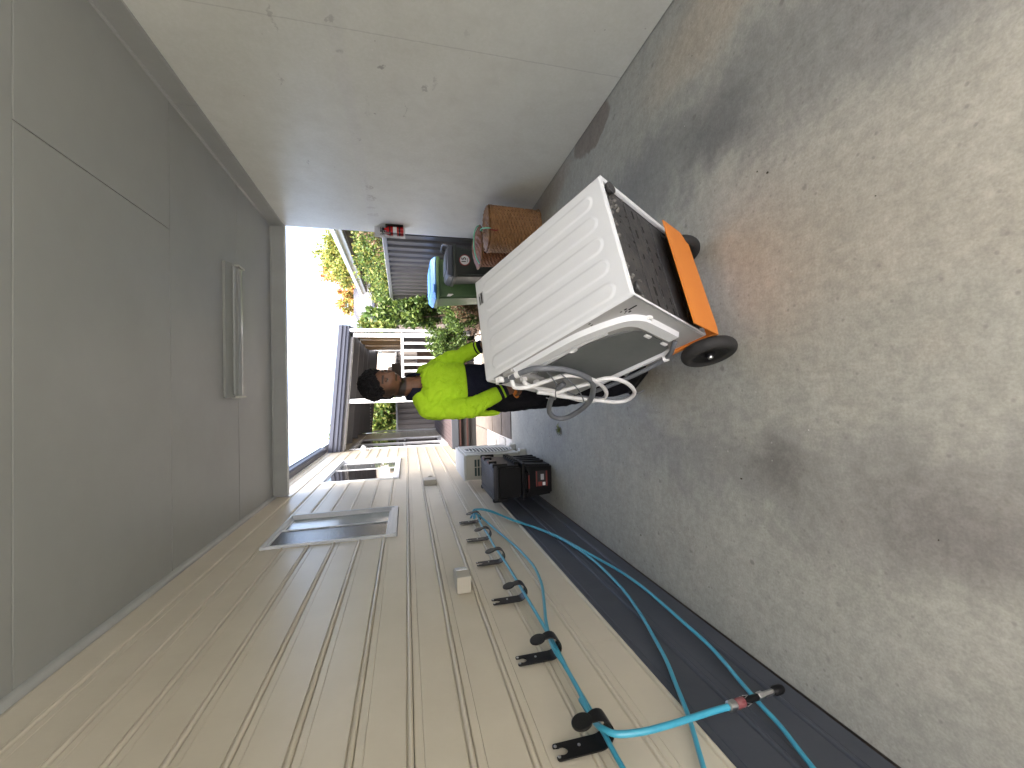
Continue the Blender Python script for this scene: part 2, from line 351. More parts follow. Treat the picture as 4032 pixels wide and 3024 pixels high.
def at(loc, rz=0, rx=0, ry=0): return Matrix.Translation(V(loc)) @ Matrix.Rotation(rz, 4, 'Z') @ Matrix.Rotation(ry, 4, 'Y') @ Matrix.Rotation(rx, 4, 'X')
def along(p, d): d = V(d).normalized(); x = d.orthogonal().normalized(); return frame(p, x, d.cross(x), d)

LX, RX, OY, CB = -1.223, 2.18, 5.74, -2.0             # house wall face, carport wall face, end of the carport

# ------------------------------------------------------------------ ground
g = obj('ground', ([(-250, -60, -.03), (250, -60, -.03), (250, 400, -.03), (-250, 400, -.03)], [(0, 1, 2, 3)]), 'soil'); tag(g, kind='structure')
bm = box(bmesh.new(), (LX+.002, -2.2, -.2), (2.6, 6.012, 0))
tag(obj('concrete_floor', bm, 'concrete'), kind='structure')

tag(obj('bounce_driveway', box(bmesh.new(), (-9, -16, -.2), (9, -2.21, -.008)), 'bounce_drive'), kind='structure')  # unseen slab behind the camera, added to bounce light into the carport
# ------------------------------------------------------------------ house with bead-edged boards
house = thing('house', 'tan weatherboard house wall with charcoal lower boards, left of the concrete floor', 'house', (LX-.1, 4, 0))
PITCH = .2007; ZB = .495
def prof(z0, z1):                            # (outward offset, height) of one board; its bead is at its foot
    P = [(-.006, 0)]
    for k in range(7): a = -math.pi/2+math.pi*k/6; P.append((-.002+.010*math.cos(a), .011+.010*math.sin(a)))
    P += [(-.006, .0235), (0, .027), (0, PITCH-.036), (-.003, PITCH-.0335), (0, PITCH-.031), (0, PITCH-.006), (-.004, PITCH-.002)]
    return [(a, b+z0) for a, b in P]
def clip(P, za, zb):
    out = []
    for (a, z), (a2, z2) in zip(P, P[1:]):
        for zz in (za, zb):
            pass
        if za <= z <= zb: out.append((a, z))
        for zc in sorted((za, zb)):
            if z < zc < z2 or z2 < zc < z:
                t = (zc-z)/(z2-z); out.append((a+(a2-a)*t, zc))
    if za <= P[-1][1] <= zb: out.append(P[-1])
    return out
HOLES = [(3.80, 4.77, 1.605, 2.685), (6.415, 8.50, 1.625, 2.71), (10.25, 12.42, .545, 2.80)]
def board(name, P, y0, y1, m):
    n = len(P); vs = []
    for y in (y0, y1):
        vs += [(LX+a, y, z) for a, z in P]+[(LX-.022, y, P[-1][1]), (LX-.022, y, P[0][1])]
    k = n+2; fs = [tuple(range(k)), tuple(range(2*k-1, k-1, -1))]+[(i, (i+1) % k, k+(i+1) % k, k+i) for i in range(k)]
    return obj(name, (vs, fs), m, house)
Y0, Y1 = -2.1, 14.6
for r in range(-3, 14):
    z0 = ZB+r*PITCH; z1 = z0+PITCH
    if r == -3: base = [(0, .012), (0, z1-.006), (-.004, z1-.002)]
    else: base = prof(z0, z1)
    if r == 13: base = clip(base, z0, 3.19)
    nm, mt = ('charcoal_board', 'clad_dark') if r < 0 else ('board', 'clad')
    cuts = sorted({Y0, Y1} | {y for h in HOLES if h[2] < z1-.004 and h[3] > z0+.004 for y in h[:2]})
    jy = {2: 4.42, 3: 5.42, 5: .4, 7: 2.9, 9: 1.2, 11: 9.2, 0: 1.9, 1: 7.1, 4: 7.8, -1: 2.4, -2: .9}.get(r)
    if jy: cuts = sorted(set(cuts) | {jy})
    for a, b in zip(cuts, cuts[1:]):
        hole = [h for h in HOLES if h[0] < (a+b)/2 < h[1] and h[2] < z1-.004 and h[3] > z0+.004]
        segs = [(z0, z1)]
        if hole:
            h = hole[0]; segs = []
            if h[2] > z0+.01: segs.append((z0-.001, h[2]-.003))
            if h[3] < z1-.01: segs.append((h[3]+.003, z1+.001))
        for s0, s1 in segs:
            P = clip(base, s0, s1) if hole else base
            if len(P) > 1: board(nm, P, a+.0008, b-.0008, mt)
# wall body behind the boards, eaves
bm = bmesh.new()
ys = [Y0, 3.80, 4.77, 6.415, 8.5, 10.25, 12.42, Y1]
for i in range(7):
    a, b = ys[i], ys[i+1]
    if i % 2 == 0: box(bm, (LX-.12, a, .0), (LX-.024, b, 3.19))
    else:
        h = HOLES[i//2]
        if h[2] > .6: box(bm, (LX-.12, a, 0), (LX-.024, b, h[2]))
        else: box(bm, (LX-.12, a, 0), (LX-.024, b, .54))
        box(bm, (LX-.12, a, h[3]), (LX-.024, b, 3.19))
obj('wall_body', bm, 'dark', house)
bxo('fascia', (LX-.02, 6.02, 3.195), (LX+.02, 9.86, 3.26), 'white', house)
bm = extr(bmesh.new(), [(.02, 0), (.10, 0), (.125, .03), (.125, .10), (.135, .115), (.135, .13), (.02, .13)], 3.84, frame((LX, 9.86, 3.215), (1, 0, 0), (0, 0, 1), (0, -1, 0)))
obj('gutter', bm, 'gutter', house)
bm = extr(bmesh.new(), [(0, 0), (.12, .02), (-4, 1.3), (-4, 1.2)], 8.6, frame((LX, 14.6, 3.30), (1, 0, 0), (0, 0, 1), (0, -1, 0))); obj('roof', bm, 'gutter', house)

def window(name, h, style, label):
    y0, y1, z0, z1 = h; w = obj(name, (lambda b: (box(b, (LX-.035, y0+.004, z0+.004), (LX+.022, y0+.026, z1-.004), .003), box(b, (LX-.035, y1-.026, z0+.004), (LX+.022, y1-.004, z1-.004), .003), box(b, (LX-.035, y0+.026, z1-.03), (LX+.020, y1-.026, z1-.004), .003), b)[-1])(bmesh.new()), 'alu_white', house)
    if label: w['label'] = label
    b = bmesh.new(); box(b, (LX-.035, y0+.026, z0+.004), (LX+.026, y1-.026, z0+.045), .003); box(b, (LX-.035, y0+.026, z0+.045), (LX+.012, y1-.026, z0+.075), .003); obj('sill', b, 'alu_white', w)
    ym = (y0+y1)/2; gl = ('glass_scr', 'glass_obs') if style == 0 else ('glass_dark', 'glass')
    for k, (a, c, dx) in enumerate(((y0+.026, ym+.015, .0), (ym-.015, y1-.026, -.018))):
        b = bmesh.new(); t = .02; xf = LX+dx
        box(b, (xf-.016, a, z0+.075), (xf+.004, a+t, z1-.03), .002); box(b, (xf-.016, c-t, z0+.075), (xf+.004, c, z1-.03), .002)
        box(b, (xf-.016, a+t, z0+.075), (xf+.003, c-t, z0+.075+t), .002); box(b, (xf-.016, a+t, z1-.03-t), (xf+.003, c-t, z1-.03), .002)
        s = obj('sash', b, 'alu_white', w)
        obj('pane', box(bmesh.new(), (xf-.010, a+t, z0+.075+t), (xf-.005, c-t, z1-.03-t)), gl[k], w)
    return w
window('window', HOLES[0], 0, 'obscure glass sliding window inside the carport')
window('window', HOLES[1], 1, 'clear sliding window outside the carport')
y0, y1, z0, z1 = HOLES[2]
b = bmesh.new()
for a, c in ((y0+.004, y0+.05), (y1-.05, y1-.004)): box(b, (LX-.04, a, z0), (LX+.025, c, z1-.004), .003)
box(b, (LX-.04, y0+.05, z1-.06), (LX+.022, y1-.05, z1-.004), .003); box(b, (LX-.04, y0+.05, z0), (LX+.04, y1-.05, z0+.04), .003)
door = obj('sliding_door', b, 'alu_white', house)
for k, (a, c, dx) in enumerate(((y0+.05, y0+1.12, -.02), (y0+1.06, y1-.05, 0))):
    b = bmesh.new(); t = .05; xf = LX+dx
    box(b, (xf-.018, a, z0+.04), (xf+.006, a+t, z1-.06), .002); box(b, (xf-.018, c-t, z0+.04), (xf+.006, c, z1-.06), .002)
    box(b, (xf-.018, a+t, z0+.04), (xf+.005, c-t, z0+.14), .002); box(b, (xf-.018, a+t, z1-.12), (xf+.005, c-t, z1-.06), .002); box(b, (xf-.016, a+t, 1.55), (xf+.004, c-t, 1.59), .002)
    obj('door_leaf', b, 'alu_white', door)
    obj('pane', box(bmesh.new(), (xf-.010, a+t, z0+.14), (xf-.005, c-t, z1-.12)), 'glass_dark', door)
bxo('door_handle', (LX+.006, y0+1.07, 1.50), (LX+.045, y0+1.10, 1.72), 'hookblack', door, .004)

# ------------------------------------------------------------------ carport
cp = thing('carport', 'pale grey carport of flat ceiling sheets with a scuffed painted side wall on the right', 'carport', (RX, 1, 0))
bxo('wall', (RX, CB, .007), (RX+.12, OY, 2.948), 'wall', cp)
bxo('wall_edge_trim', (RX+.004, OY, 0), (RX+.11, OY+.028, 2.95), 'white', cp)
bxo('roof_slab', (LX-.002, CB-.1, 3.126), (RX+.2, OY+.1, 3.2), 'beam', cp)
js = [OY, 4.67, 3.45, 2.225, 1.0, -.22, -1.44, CB]
for k, (b_, a_) in enumerate(zip(js, js[1:])):
    xs = [LX+.004, RX+.1]
    if k in (2, 5): xs = [LX+.004, 1.225, RX+.1]
    if k == 4: xs = [LX+.004, .35, RX+.1]
    for xa, xb in zip(xs, xs[1:]): bxo('ceiling_sheet', (xa+.0025, a_+.0025, 3.112), (xb-.0025, b_-.0025, 3.124), 'ceil', cp, .0015)
for a, c in ((CB, 3.49), (3.493, OY)): bxo('wall_beam', (RX-.012, a, 2.95), (RX+.118, c, 3.111), 'beam', cp, .003)
bxo('unseen_baffle_header', (LX+.01, CB-.09, 2.35), (RX+.118, CB-.001, 3.111), 'beam', cp, .003)  # unseen header, added and lowered to cut the light from the rear
bxo('end_beam', (LX+.01, OY+.001, 2.955), (RX+.118, OY+.09, 3.111), 'beam', cp, .003)
def quad(name, p0, p1, e1, e2, r, m):        # quarter-round moulding
    p0, p1, e1, e2 = V(p0), V(p1), V(e1), V(e2); P = [V(0, 0, 0)]+[e1*r*math.cos(t)+e2*r*math.sin(t) for t in [math.pi/2*k/6 for k in range(7)]]
    n = len(P); return obj(name, ([p0+q for q in P]+[p1+q for q in P], [tuple(range(n)), tuple(range(2*n-1, n-1, -1))]+[(i, (i+1) % n, n+(i+1) % n, n+i) for i in range(n)]), m, cp)
quad('cornice_moulding', (LX+.003, CB, 3.1115), (LX+.003, OY-.03, 3.1115), (1, 0, 0), (0, 0, -1), .035, 'beam')
quad('cornice_moulding', (RX-.013, CB, 3.1115), (RX-.013, OY-.001, 3.1115), (-1, 0, 0), (0, 0, -1), .014, 'beam')
quad('cornice_moulding', (LX+.04, OY, 3.1115), (RX-.03, OY, 3.1115), (0, -1, 0), (0, 0, -1), .014, 'beam')

# ceiling light
t = thing('ceiling_light', 'twin tube batten light fitting on the grey carport ceiling', 'light', (.65, 4.46, 3.11))
obj('base_tray', extr(bmesh.new(), [(-.14, .03), (-.14, .052), (.14, .052), (.14, .03), (.06, 0), (-.06, 0)], 1.26, frame((.02, 4.46, 3.0595), (0, 1, 0), (0, 0, 1), (1, 0, 0))), 'fitting', t)
bm = bmesh.new()
obj('diffuser', extr(bmesh.new(), [(.02, .002), (.135, .032), (.13, .0), (.10, -.03), (.05, -.035), (.02, -.02)], 1.22, frame((.04, 4.46, 3.0595), (0, 1, 0), (0, 0, 1), (1, 0, 0))), 'diffuser', t)
for x in (.015, 1.265): bxo('end_cap', (x, 4.45, 3.018), (x+.02, 4.60, 3.095), 'ac_side', t, .004)
for y in (4.41, 4.43):
    obj('tube_lamp', tube(bmesh.new(), [(.045, y-.02, 3.045), (1.25, y-.02, 3.045)], .010, 10), 'diffuser', t, True, 40)

# fire extinguisher on a shiny mounting plate
t = thing('fire_extinguisher', 'small red fire extinguisher on a shiny steel plate at the end of the wall', 'extinguisher', (2.12, 5.5, 1.48))
bxo('mounting_plate', (2.035, 5.545, 1.475), (RX-.002, 5.549, 1.855), 'brushed', t)
bxo('bracket', (RX-.016, 5.45, 1.50), (RX-.002, 5.53, 1.72), 'hookblack', t, .002)
obj('cylinder', lathe(bmesh.new(), [(.001, 1.495), (.030, 1.495), (.037, 1.502), (.037, 1.675), (.033, 1.695), (.018, 1.715), (.016, 1.73), (.001, 1.73)], 24, at((2.123, 5.49, 0)), False), 'red', t, True, 40)
for z in (1.535, 1.655): obj('strap', lathe(bmesh.new(), [(.0385, z), (.0385, z+.018)], 24, at((2.123, 5.49, 0)), False), 'greyblack', t)
bm = lathe(bmesh.new(), [(.0378, 1.58), (.0378, 1.625)], 24, at((2.123, 5.49, 0)), False); obj('paper_label', bm, 'sticker', t)
bm = box(bmesh.new(), (2.105, 5.475, 1.73), (2.14, 5.505, 1.755), .003); box(bm, (2.08, 5.482, 1.757), (2.15, 5.498, 1.765), .002); box(bm, (2.085, 5.482, 1.775), (2.15, 5.498, 1.783), .002, None); obj('valve_handle', bm, 'greyblack', t)
obj('hose_nozzle', tube(bmesh.new(), spl([(2.10, 5.485, 1.745), (2.075, 5.48, 1.735), (2.07, 5.475, 1.70), (2.068, 5.475, 1.66)], 5), .005, 8), 'outlet', t)

# outlets and sensor light on the boards
t = thing('power_outlet', 'cream weatherproof double power outlet on the wall above the hose hooks', 'outlet', (LX, 2.68, 1.13))
bm = extr(bmesh.new(), [(0, 0), (.20, 0), (.24, .06), (.10, .10), (0, .10)], .085, frame((LX+.004, 2.575, 1.138), (0, 1, 0), (1, 0, 0), (0, 0, 1)), .003)
obj('housing', bm, 'outlet', t)
for k in range(2): bxo('switch_rocker', (0, 0, 0), (.022, .05, .008), 'chrome', t, .002, 1, frame((LX+.110-.0305*k, 2.680+.075*k, 1.150), (.4, -.9, 0), (0, 0, 1), (.37, .93, 0)))
bxo('socket_face', (0, 0, 0), (.13, .07, .004), 'white', t, .001, 1, frame((LX+.108, 2.668, 1.146), (-.27, .963, 0), (0, 0, 1), (.963, .27, 0)))
t = thing('power_outlet', 'taupe weatherproof switch box on the wall near the air conditioner', 'outlet', (LX, 5.85, 1.11))
obj('housing', box(bmesh.new(), (LX+.004, 5.77, 1.125), (LX+.075, 5.98, 1.30), .006), 'outlet', t)
bm = lathe(bmesh.new(), [(.05, 0), (.05, .02), (.03, .025), (.03, .045)], 16, frame((LX+.04, 5.98, 1.2), (1, 0, 0), (0, 0, 1), (0, 1, 0))); obj('rotary_cap', bm, 'outlet', t)
t = thing('sensor_light', 'small round white sensor light on the wall beside the glass door', 'light', (LX, 10.0, 2.46))
obj('base', lathe(bmesh.new(), [(.07, 0), (.075, .02), (.07, .04)], 20, frame((LX+.001, 10.0, 2.46), (0, 1, 0), (0, 0, 1), (1, 0, 0))), 'white', t, True, 40)
obj('dome', lathe(bmesh.new(), [(.065, 0), (.06, .03), (.045, .06), (.02, .075), (.001, .078)], 20, frame((LX+.042, 10.0, 2.46), (0, 1, 0), (0, 0, 1), (1, 0, 0)), False), 'alu_white', t, True, 60)

# ------------------------------------------------------------------ hooks and air hose
HY = [1.351, 1.847, 2.401, 2.965, 3.461, 3.949]
def hook_parts(y, t):
    w = .034; pl = [(-w, -.07), (w, -.07), (w, .075)]
    pl += [(w-.007*(1-math.cos(a)), .075+.009*math.sin(a)) for a in (.5, 1.0, 1.57)]+[(.018, .084)]
    pl += [(.017*math.cos(a), .062+.019*math.sin(a)-.004) for a in [math.pi*.15-math.pi*1.3*k/10 for k in range(11)]][0:11]
    pl += [(-.018, .084), (-w+.007, .084), (-w+.002, .081), (-w, .075)]
    z = .957; bm = extr(bmesh.new(), pl, .005, frame((LX+.011, y, z), (0, 1, 0), (0, 0, 1), (1, 0, 0)))
    obj('plate', bm, 'hookblack', t)
    # strap that leaves the plate's foot, curves out and up to a round paddle
    r = .047; P = []
    for k in range(13): a = math.pi+math.pi*1.12*k/12; P.append((LX+.0135+r+r*math.cos(a), z-.07+r*math.sin(a)))
    d = V(P[-1][0]-P[-2][0], P[-1][1]-P[-2][1], 0).normalized()
    for k in range(1, 3): P.append((P[12][0]+d.x*.008*k, P[12][1]+d.y*.008*k))
    b = bmesh.new(); rows = []
    for i, (x, zz) in enumerate(P):
        q = P[min(i+1, len(P)-1)]; p = P[max(i-1, 0)]; tx, tz = q[0]-p[0], q[1]-p[1]; l = math.hypot(tx, tz); nx, nz = tz/l*.0025, -tx/l*.0025
        ww = w if i < 9 else w*(1-.08*(i-8))
        rows.append([b.verts.new((x+s*nx, y+e*ww, zz+s*nz)) for s, e in ((1, -1), (1, 1), (-1, 1), (-1, -1))])
    for A, B in zip(rows, rows[1:]):
        for j in range(4): b.faces.new((A[j], A[(j+1) % 4], B[(j+1) % 4], B[j]))
    b.faces.new(rows[0]); b.faces.new(rows[-1])
    obj('arm', b, 'hookblack', t, True, 35)
    e = V(P[-1][0]+d.x*.022, y, P[-1][1]+d.y*.022); nv = V(d.y, 0, -d.x)
    obj('paddle', lathe(bmesh.new(), [(.034, -.004), (.037, -.002), (.037, .002), (.034, .004)], 28, frame(e, (0, 1, 0), V(d.x, 0, d.y), nv)), 'hookblack', t, True, 30)
    for dy, dz in ((.021, .076), (-.021, .076), (.006, -.005)): obj('screw', lathe(bmesh.new(), [(.0055, 0), (.0055, .002), (.003, .0035)], 12, frame((LX+.0162, y+dy, z+dz), (0, 1, 0), (0, 0, 1), (1, 0, 0))), 'steel', t)
ords = ['nearest black hose hook, holding the end with the red coupling', 'second nearest black hose hook on the boards', 'third black hose hook from the camera', 'fourth black hose hook from the camera', 'second farthest black hose hook on the boards', 'farthest black hose hook, where the teal hose turns down']
for k, y in enumerate(HY):
    t = thing('hose_hook', ords[k], 'hook', (LX, y, .95), 'black hooks along the boards'); hook_parts(y, t)
def wp(L, d): return [V(LX+(d if not isinstance(d, list) else d[i]), p[0], p[1]) for i, p in enumerate(L)]
hose = thing('air_hose', 'long teal air hose looped over the black hooks along the wall', 'hose', (LX, 1.3, .1))
hr = .0088; bm = bmesh.new()
A = [[3.93, .905], [4.03, .905], [4.12, .86], [4.10, .74], [3.85, .56], [3.55, .425], [3.28, .329], [3.05, .278], [2.768, .247], [2.49, .252], [2.245, .273], [1.987, .323], [1.806, .37], [1.645, .415], [1.512, .465], [1.363, .521], [1.288, .554], [1.19, .601], [1.0, .69], [.7, .83]]
tube(bm, spl(wp(A, [.05, .07, .08, .06]+[.03]*16), 6), hr, 10)
B = [[3.93, .895], [4.0, .89], [4.06, .84], [4.03, .72], [3.8, .555], [3.52, .41], [3.25, .31], [3.0, .255], [2.756, .207], [2.534, .164], [2.282, .142], [2.03, .148], [1.849, .156], [1.694, .164], [1.565, .185], [1.438, .214], [1.312, .238], [1.215, .253], [1.064, .295], [.8, .36], [.5, .45]]
tube(bm, spl(wp(B, [.06, .085, .095, .075]+[.032]*17), 6), hr, 10)
C = [[3.96, .93], [4.02, .90], [3.99, .868], [3.9, .868], [3.673, .874], [3.461, .866], [3.2, .87], [2.965, .861], [2.7, .857], [2.401, .856], [2.1, .856], [1.847, .858], [1.6, .868], [1.351, .868], [1.2, .872], [.9, .86]]
tube(bm, spl(wp(C, [.05, .065, .075]+[.052]*13), 6), hr, 10)
D = [[4.02, .90], [3.99, .868], [3.85, .82], [3.612, .771], [3.18, .707], [2.926, .684], [2.735, .680], [2.513, .707], [2.33, .753], [2.172, .798], [2.035, .836], [1.847, .874], [1.7, .872], [1.56, .872], [1.42, .882]]
tube(bm, spl(wp(D, [.065, .07, .05]+[.034]*6+[.04, .05, .06, .06, .06, .06]), 6), hr, 10)
Ee = [[1.50, .882], [1.42, .882], [1.36, .884], [1.31, .876], [1.278, .846], [1.264, .765], [1.264, .675], [1.269, .578], [1.275, .477], [1.277, .412]]
tube(bm, spl(wp(Ee, [.055, .06, .07, .085]+[.09]*6), 6), .0108, 12)
obj('hose', bm, 'hose', hose, True)
Q = [V(LX+.09, 1.277, .415), V(LX+.088, 1.303, .125)]; ax = (Q[1]-Q[0]).normalized(); F = along(Q[0], ax)
obj('collar', lathe(bmesh.new(), [(.012, 0), (.0175, .004), (.0175, .030), (.014, .034)], 16, F), 'steel', hose, True, 35)
obj('locking_sleeve', lathe(bmesh.new(), [(.0155, .034), (.0165, .037), (.0165, .068), (.0155, .071)], 16, F), 'dull_red', hose, True, 35)
bm = bmesh.new()
for k in range(4): a = R(45+90*k); tube(bm, [F @ V(.0172*math.cos(a)-.006*math.sin(a), .0172*math.sin(a)+.006*math.cos(a), .072), F @ V(.0172*math.cos(a), .0172*math.sin(a), .092), F @ V(.0172*math.cos(a)+.006*math.sin(a), .0172*math.sin(a)-.006*math.cos(a), .072)], .0015, 6)
obj('wire_clip', bm, 'steel', hose)
obj('grip', lathe(bmesh.new(), [(.0155, .071), (.0155, .095), (.012, .105), (.0115, .135), (.010, .14)], 16, F), 'greyblack', hose, True, 35)
obj('hex_nut', lathe(bmesh.new(), [(.013, .14), (.014, .143), (.014, .163), (.011, .166), (.0095, .168), (.0095, .215)], 6, F), 'steel', hose)
obj('nozzle_tip', lathe(bmesh.new(), [(.012, .215), (.0165, .222), (.017, .25), (.013, .262), (.006, .264)], 16, F), 'greyblack', hose, True, 35)
obj('brass_end', lathe(bmesh.new(), [(.0055, .262), (.0055, .267)], 12, F), 'brass', hose)

# ------------------------------------------------------------------ tool boxes
t = thing('tool_box', 'lower black tool box with ribbed side and red label, standing on the concrete', 'tool box', (-.92, 4.55, 0))
bm = bmesh.new()
def taper(bm, lo, hi, ins, bev):             # box narrower at the foot
    b = bmesh.new(); box(b, lo, hi)
    for v in b.verts:
        if v.co.z < (lo[2]+hi[2])/2: v.co.x += ins if v.co.x < (lo[0]+hi[0])/2 else -ins; v.co.y += ins if v.co.y < (lo[1]+hi[1])/2 else -ins
    bmesh.ops.bevel(b, geom=b.edges[:], offset=bev, segments=2, affect='EDGES'); return merge(bm, b)
obj('body', taper(bmesh.new(), (-1.11, 4.24, .004), (-.755, 4.93, .315), .022, .018), 'greyblack', t, True, 35)
for y in (4.42, 4.55, 4.68, 4.81): bxo('rib', (-.775, y-.022, .05), (-.748, y+.022, .29), 'greyblack', t, .006)
bxo('rim', (-1.12, 4.23, .316), (-.742, 4.94, .345), 'greyblack', t, .008, 2)
bm = tube(bmesh.new(), spl([(-1.03, 4.235, .30), (-1.03, 4.205, .295), (-1.02, 4.195, .285), (-.92, 4.192, .282), (-.84, 4.195, .285), (-.83, 4.205, .295), (-.83, 4.235, .30)], 5), .008, 8); obj('carry_handle', bm, 'greyblack', t, True)
bxo('handle_insert', (-1.0, 4.183, .277), (-.86, 4.187, .289), 'label_red', t, .001)
lb = bxo('paper_label', (-1.0, 4.2447, .06), (-.835, 4.2467, .19), 'ink', t, 0, 1)
lb.rotation_euler = (0, 0, 0)
for lo, hi, m in (((-.998, 4.2437, .175), (-.838, 4.2445, .187), 'label_red'), ((-.998, 4.2437, .062), (-.838, 4.2445, .078), 'label_red'), ((-.93, 4.2437, .10), (-.87, 4.2445, .135), 'silver_print'), ((-.99, 4.2437, .085), (-.955, 4.2445, .115), 'sticker'), ((-.995, 4.2437, .12), (-.95, 4.2445, .165), 'label_red')): bxo('label_print', lo, hi, m, lb)
t2 = thing('tool_case', 'upper black tool case with red latches stacked on the lower box', 'tool case', (-.92, 4.55, .36))
obj('body', taper(bmesh.new(), (-1.11, 4.235, .347), (-.755, 4.945, .60), .012, .02), 'greyblack', t2, True, 35)
obj('lid', box(bmesh.new(), (-1.118, 4.222, .601), (-.742, 4.955, .652), .016, None, 2), 'boxgrey', t2, True, 35)
for y in (4.34, 4.86):
    for x0 in (-1.128, -.775): bxo('corner_guard', (x0, y-.115 if y < 4.5 else y+.055, .50), (x0+.042, y-.065 if y < 4.5 else y+.105, .657), 'greyblack', t2, .008)
for y in (4.45, 4.72): bxo('latch', (-.765, y-.05, .575), (-.728, y+.05, .660), 'greyblack', t2, .006); bxo('latch_insert', (-.752, y-.035, .6605), (-.733, y+.035, .6645), 'label_red', t2, .001)
bxo('front_ridge', (-.772, 4.32, .36), (-.735, 4.86, .405), 'greyblack', t2, .006)
for k in range(6): bxo('ridge_tooth', (-.748, 4.36+k*.085, .357), (-.724, 4.40+k*.085, .412), 'greyblack', t2, .004)
bm = bmesh.new(); bxo('edge_strip', (-1.09, 4.219, .605), (-.775, 4.2215, .612), 'boxgrey', t2)
for x in (-1.05, -.81): bxo('lid_rib', (x-.012, 4.27, .6525), (x+.012, 4.91, .6565), 'boxgrey', t2, .002)

# ------------------------------------------------------------------ air conditioner outdoor unit
t = thing('air_conditioner', 'cream outdoor air conditioner unit standing on blocks behind the tool boxes', 'air conditioner', (-.93, 5.66, 0))
obj('casing', box(bmesh.new(), (-1.085, 5.23, .105), (-.785, 6.14, .80), .012, None, 2), 'ac_side', t, True, 35)
obj('top_cover', box(bmesh.new(), (-1.092, 5.222, .79), (-.778, 6.148, .822), .008, None, 2), 'ac', t, True, 35)
obj('front_panel', box(bmesh.new(), (-.786, 5.235, .11), (-.768, 6.135, .788), .006), 'ac', t)
bm = lathe(bmesh.new(), [(.30, 0), (.30, .004)], 40, frame((-.7675, 5.60, .44), (0, 1, 0), (0, 0, 1), (1, 0, 0))); obj('fan_opening', bm, 'ac_dark', t)
for k in range(13):
    z = .18+k*.044; h = math.sqrt(max(.0, .315**2-(z-.44)**2))
    bm = tube(bmesh.new(), spl([(-.760, 5.60-h, z), (-.748, 5.60-h*.5, z), (-.742, 5.60, z), (-.748, 5.60+h*.5, z), (-.760, 5.60+h, z)], 4), .0075, 6); obj('grille_bar', bm, 'ac', t, True)
bm = tube(bmesh.new(), [(-.757, 5.60+.32*math.cos(2*math.pi*k/36), .44+.32*math.sin(2*math.pi*k/36)) for k in range(36)], .009, 8, True); obj('grille_ring', bm, 'ac', t, True)
for k in range(6):
    z = .47+k*.038; bxo('side_vent', (-1.035, 5.2255, z), (-.93, 5.229, z+.026), 'ac_dark', t)
    if k > 3: bxo('side_vent', (-.92, 5.2255, z), (-.83, 5.229, z+.026), 'ac_dark', t)
bxo('valve_cover', (-.925, 5.222, .49), (-.83, 5.2285, .61), 'ac_side', t, .002)
for k, y in enumerate((5.25, 5.80)): bxo('foot_block', (-1.05, y, 0), (-.735, y+.11, .085), 'ac', t, .006); bxo('foot_rail', (-1.03, y+.02, .086), (-.76, y+.09, .104), 'ac_side', t)
for k in range(5): bxo('name_print', (-.905+k*.013, 5.2205, .535), (-.897+k*.013, 5.2215, .555), 'ink', t)

# ------------------------------------------------------------------ washing machine lying on the hand truck
va = V(.547, .221, .007).normalized(); vb = V(-.283, .686, .414); vb = (vb-va*va.dot(vb)).normalized(); vz = va.cross(vb)
MO = V(.342, 1.334, .707); MF = frame(MO, va, vb, vz); D_, H_, W_ = .59, .85, .60      # x across the side panel, y up the machine, z out of the ribbed side
wm = thing('washing_machine', 'white washing machine tipped onto its side on the orange hand truck, base towards camera', 'washing machine', mtx=MF)
def wo(name, data, m, parent=None, smooth=False, auto=None):
    o = obj(name, data, m, None, smooth, auto); o.parent = parent or wm; return o
# cabinet: a hollow shell so that the base tray sits inside it; ribbed panel has pressed beads
bm = bmesh.new()
box(bm, (.004, .0, -W_), (D_, .012, -W_+.004)); bm.free()
NX, NY = 118, 170; vs = []; fs = []
def rib(x, y):
    h = 0
    for k in range(5):
        xc = .058+k*.1085; w = .036; y0, y1 = .060+w, .785-w
        yy = min(max(y, y0), y1); d = math.hypot(x-xc-.01, y-yy); h = max(h, 1-min(max((d-w+.006)/.008, 0), 1)) if True else h
    return h*.0032
for j in range(NY+1):
    for i in range(NX+1):
        x, y = D_*i/NX, H_*j/NY; e = min(x, D_-x, y*3, (H_-y)*3); r = .010
        vs.append((x, y, rib(x, y)-(r-math.sqrt(max(r*r-(r-min(e, r))**2, 0)))))
for j in range(NY):
    for i in range(NX): a = j*(NX+1)+i; fs.append((a, a+1, a+NX+2, a+NX+1))
wo('ribbed_side_panel', (vs, fs), 'wm_white', None, True)
bm = box(bmesh.new(), (.0, .0, -W_), (D_, H_-.02, -W_+.004)); box(bm, (D_-.004, .0, -W_+.004), (D_, H_-.02, -.011)); wo('cabinet_panels', bm, 'wm_white')
bm = box(bmesh.new(), (-.002, H_-.045, -W_), (D_+.002, H_, -.0105), .006, None, 2); wo('top_lid', bm, 'wm_white')
wo('rating_label', box(bmesh.new(), (.425, .793, .0005), (.498, .830, .0013)), 'silver_print')
wo('label_print', box(bmesh.new(), (.430, .800, .0014), (.493, .812, .0017)), 'ink'); wo('label_print', box(bmesh.new(), (.430, .818, .0014), (.480, .825, .0017)), 'ink')
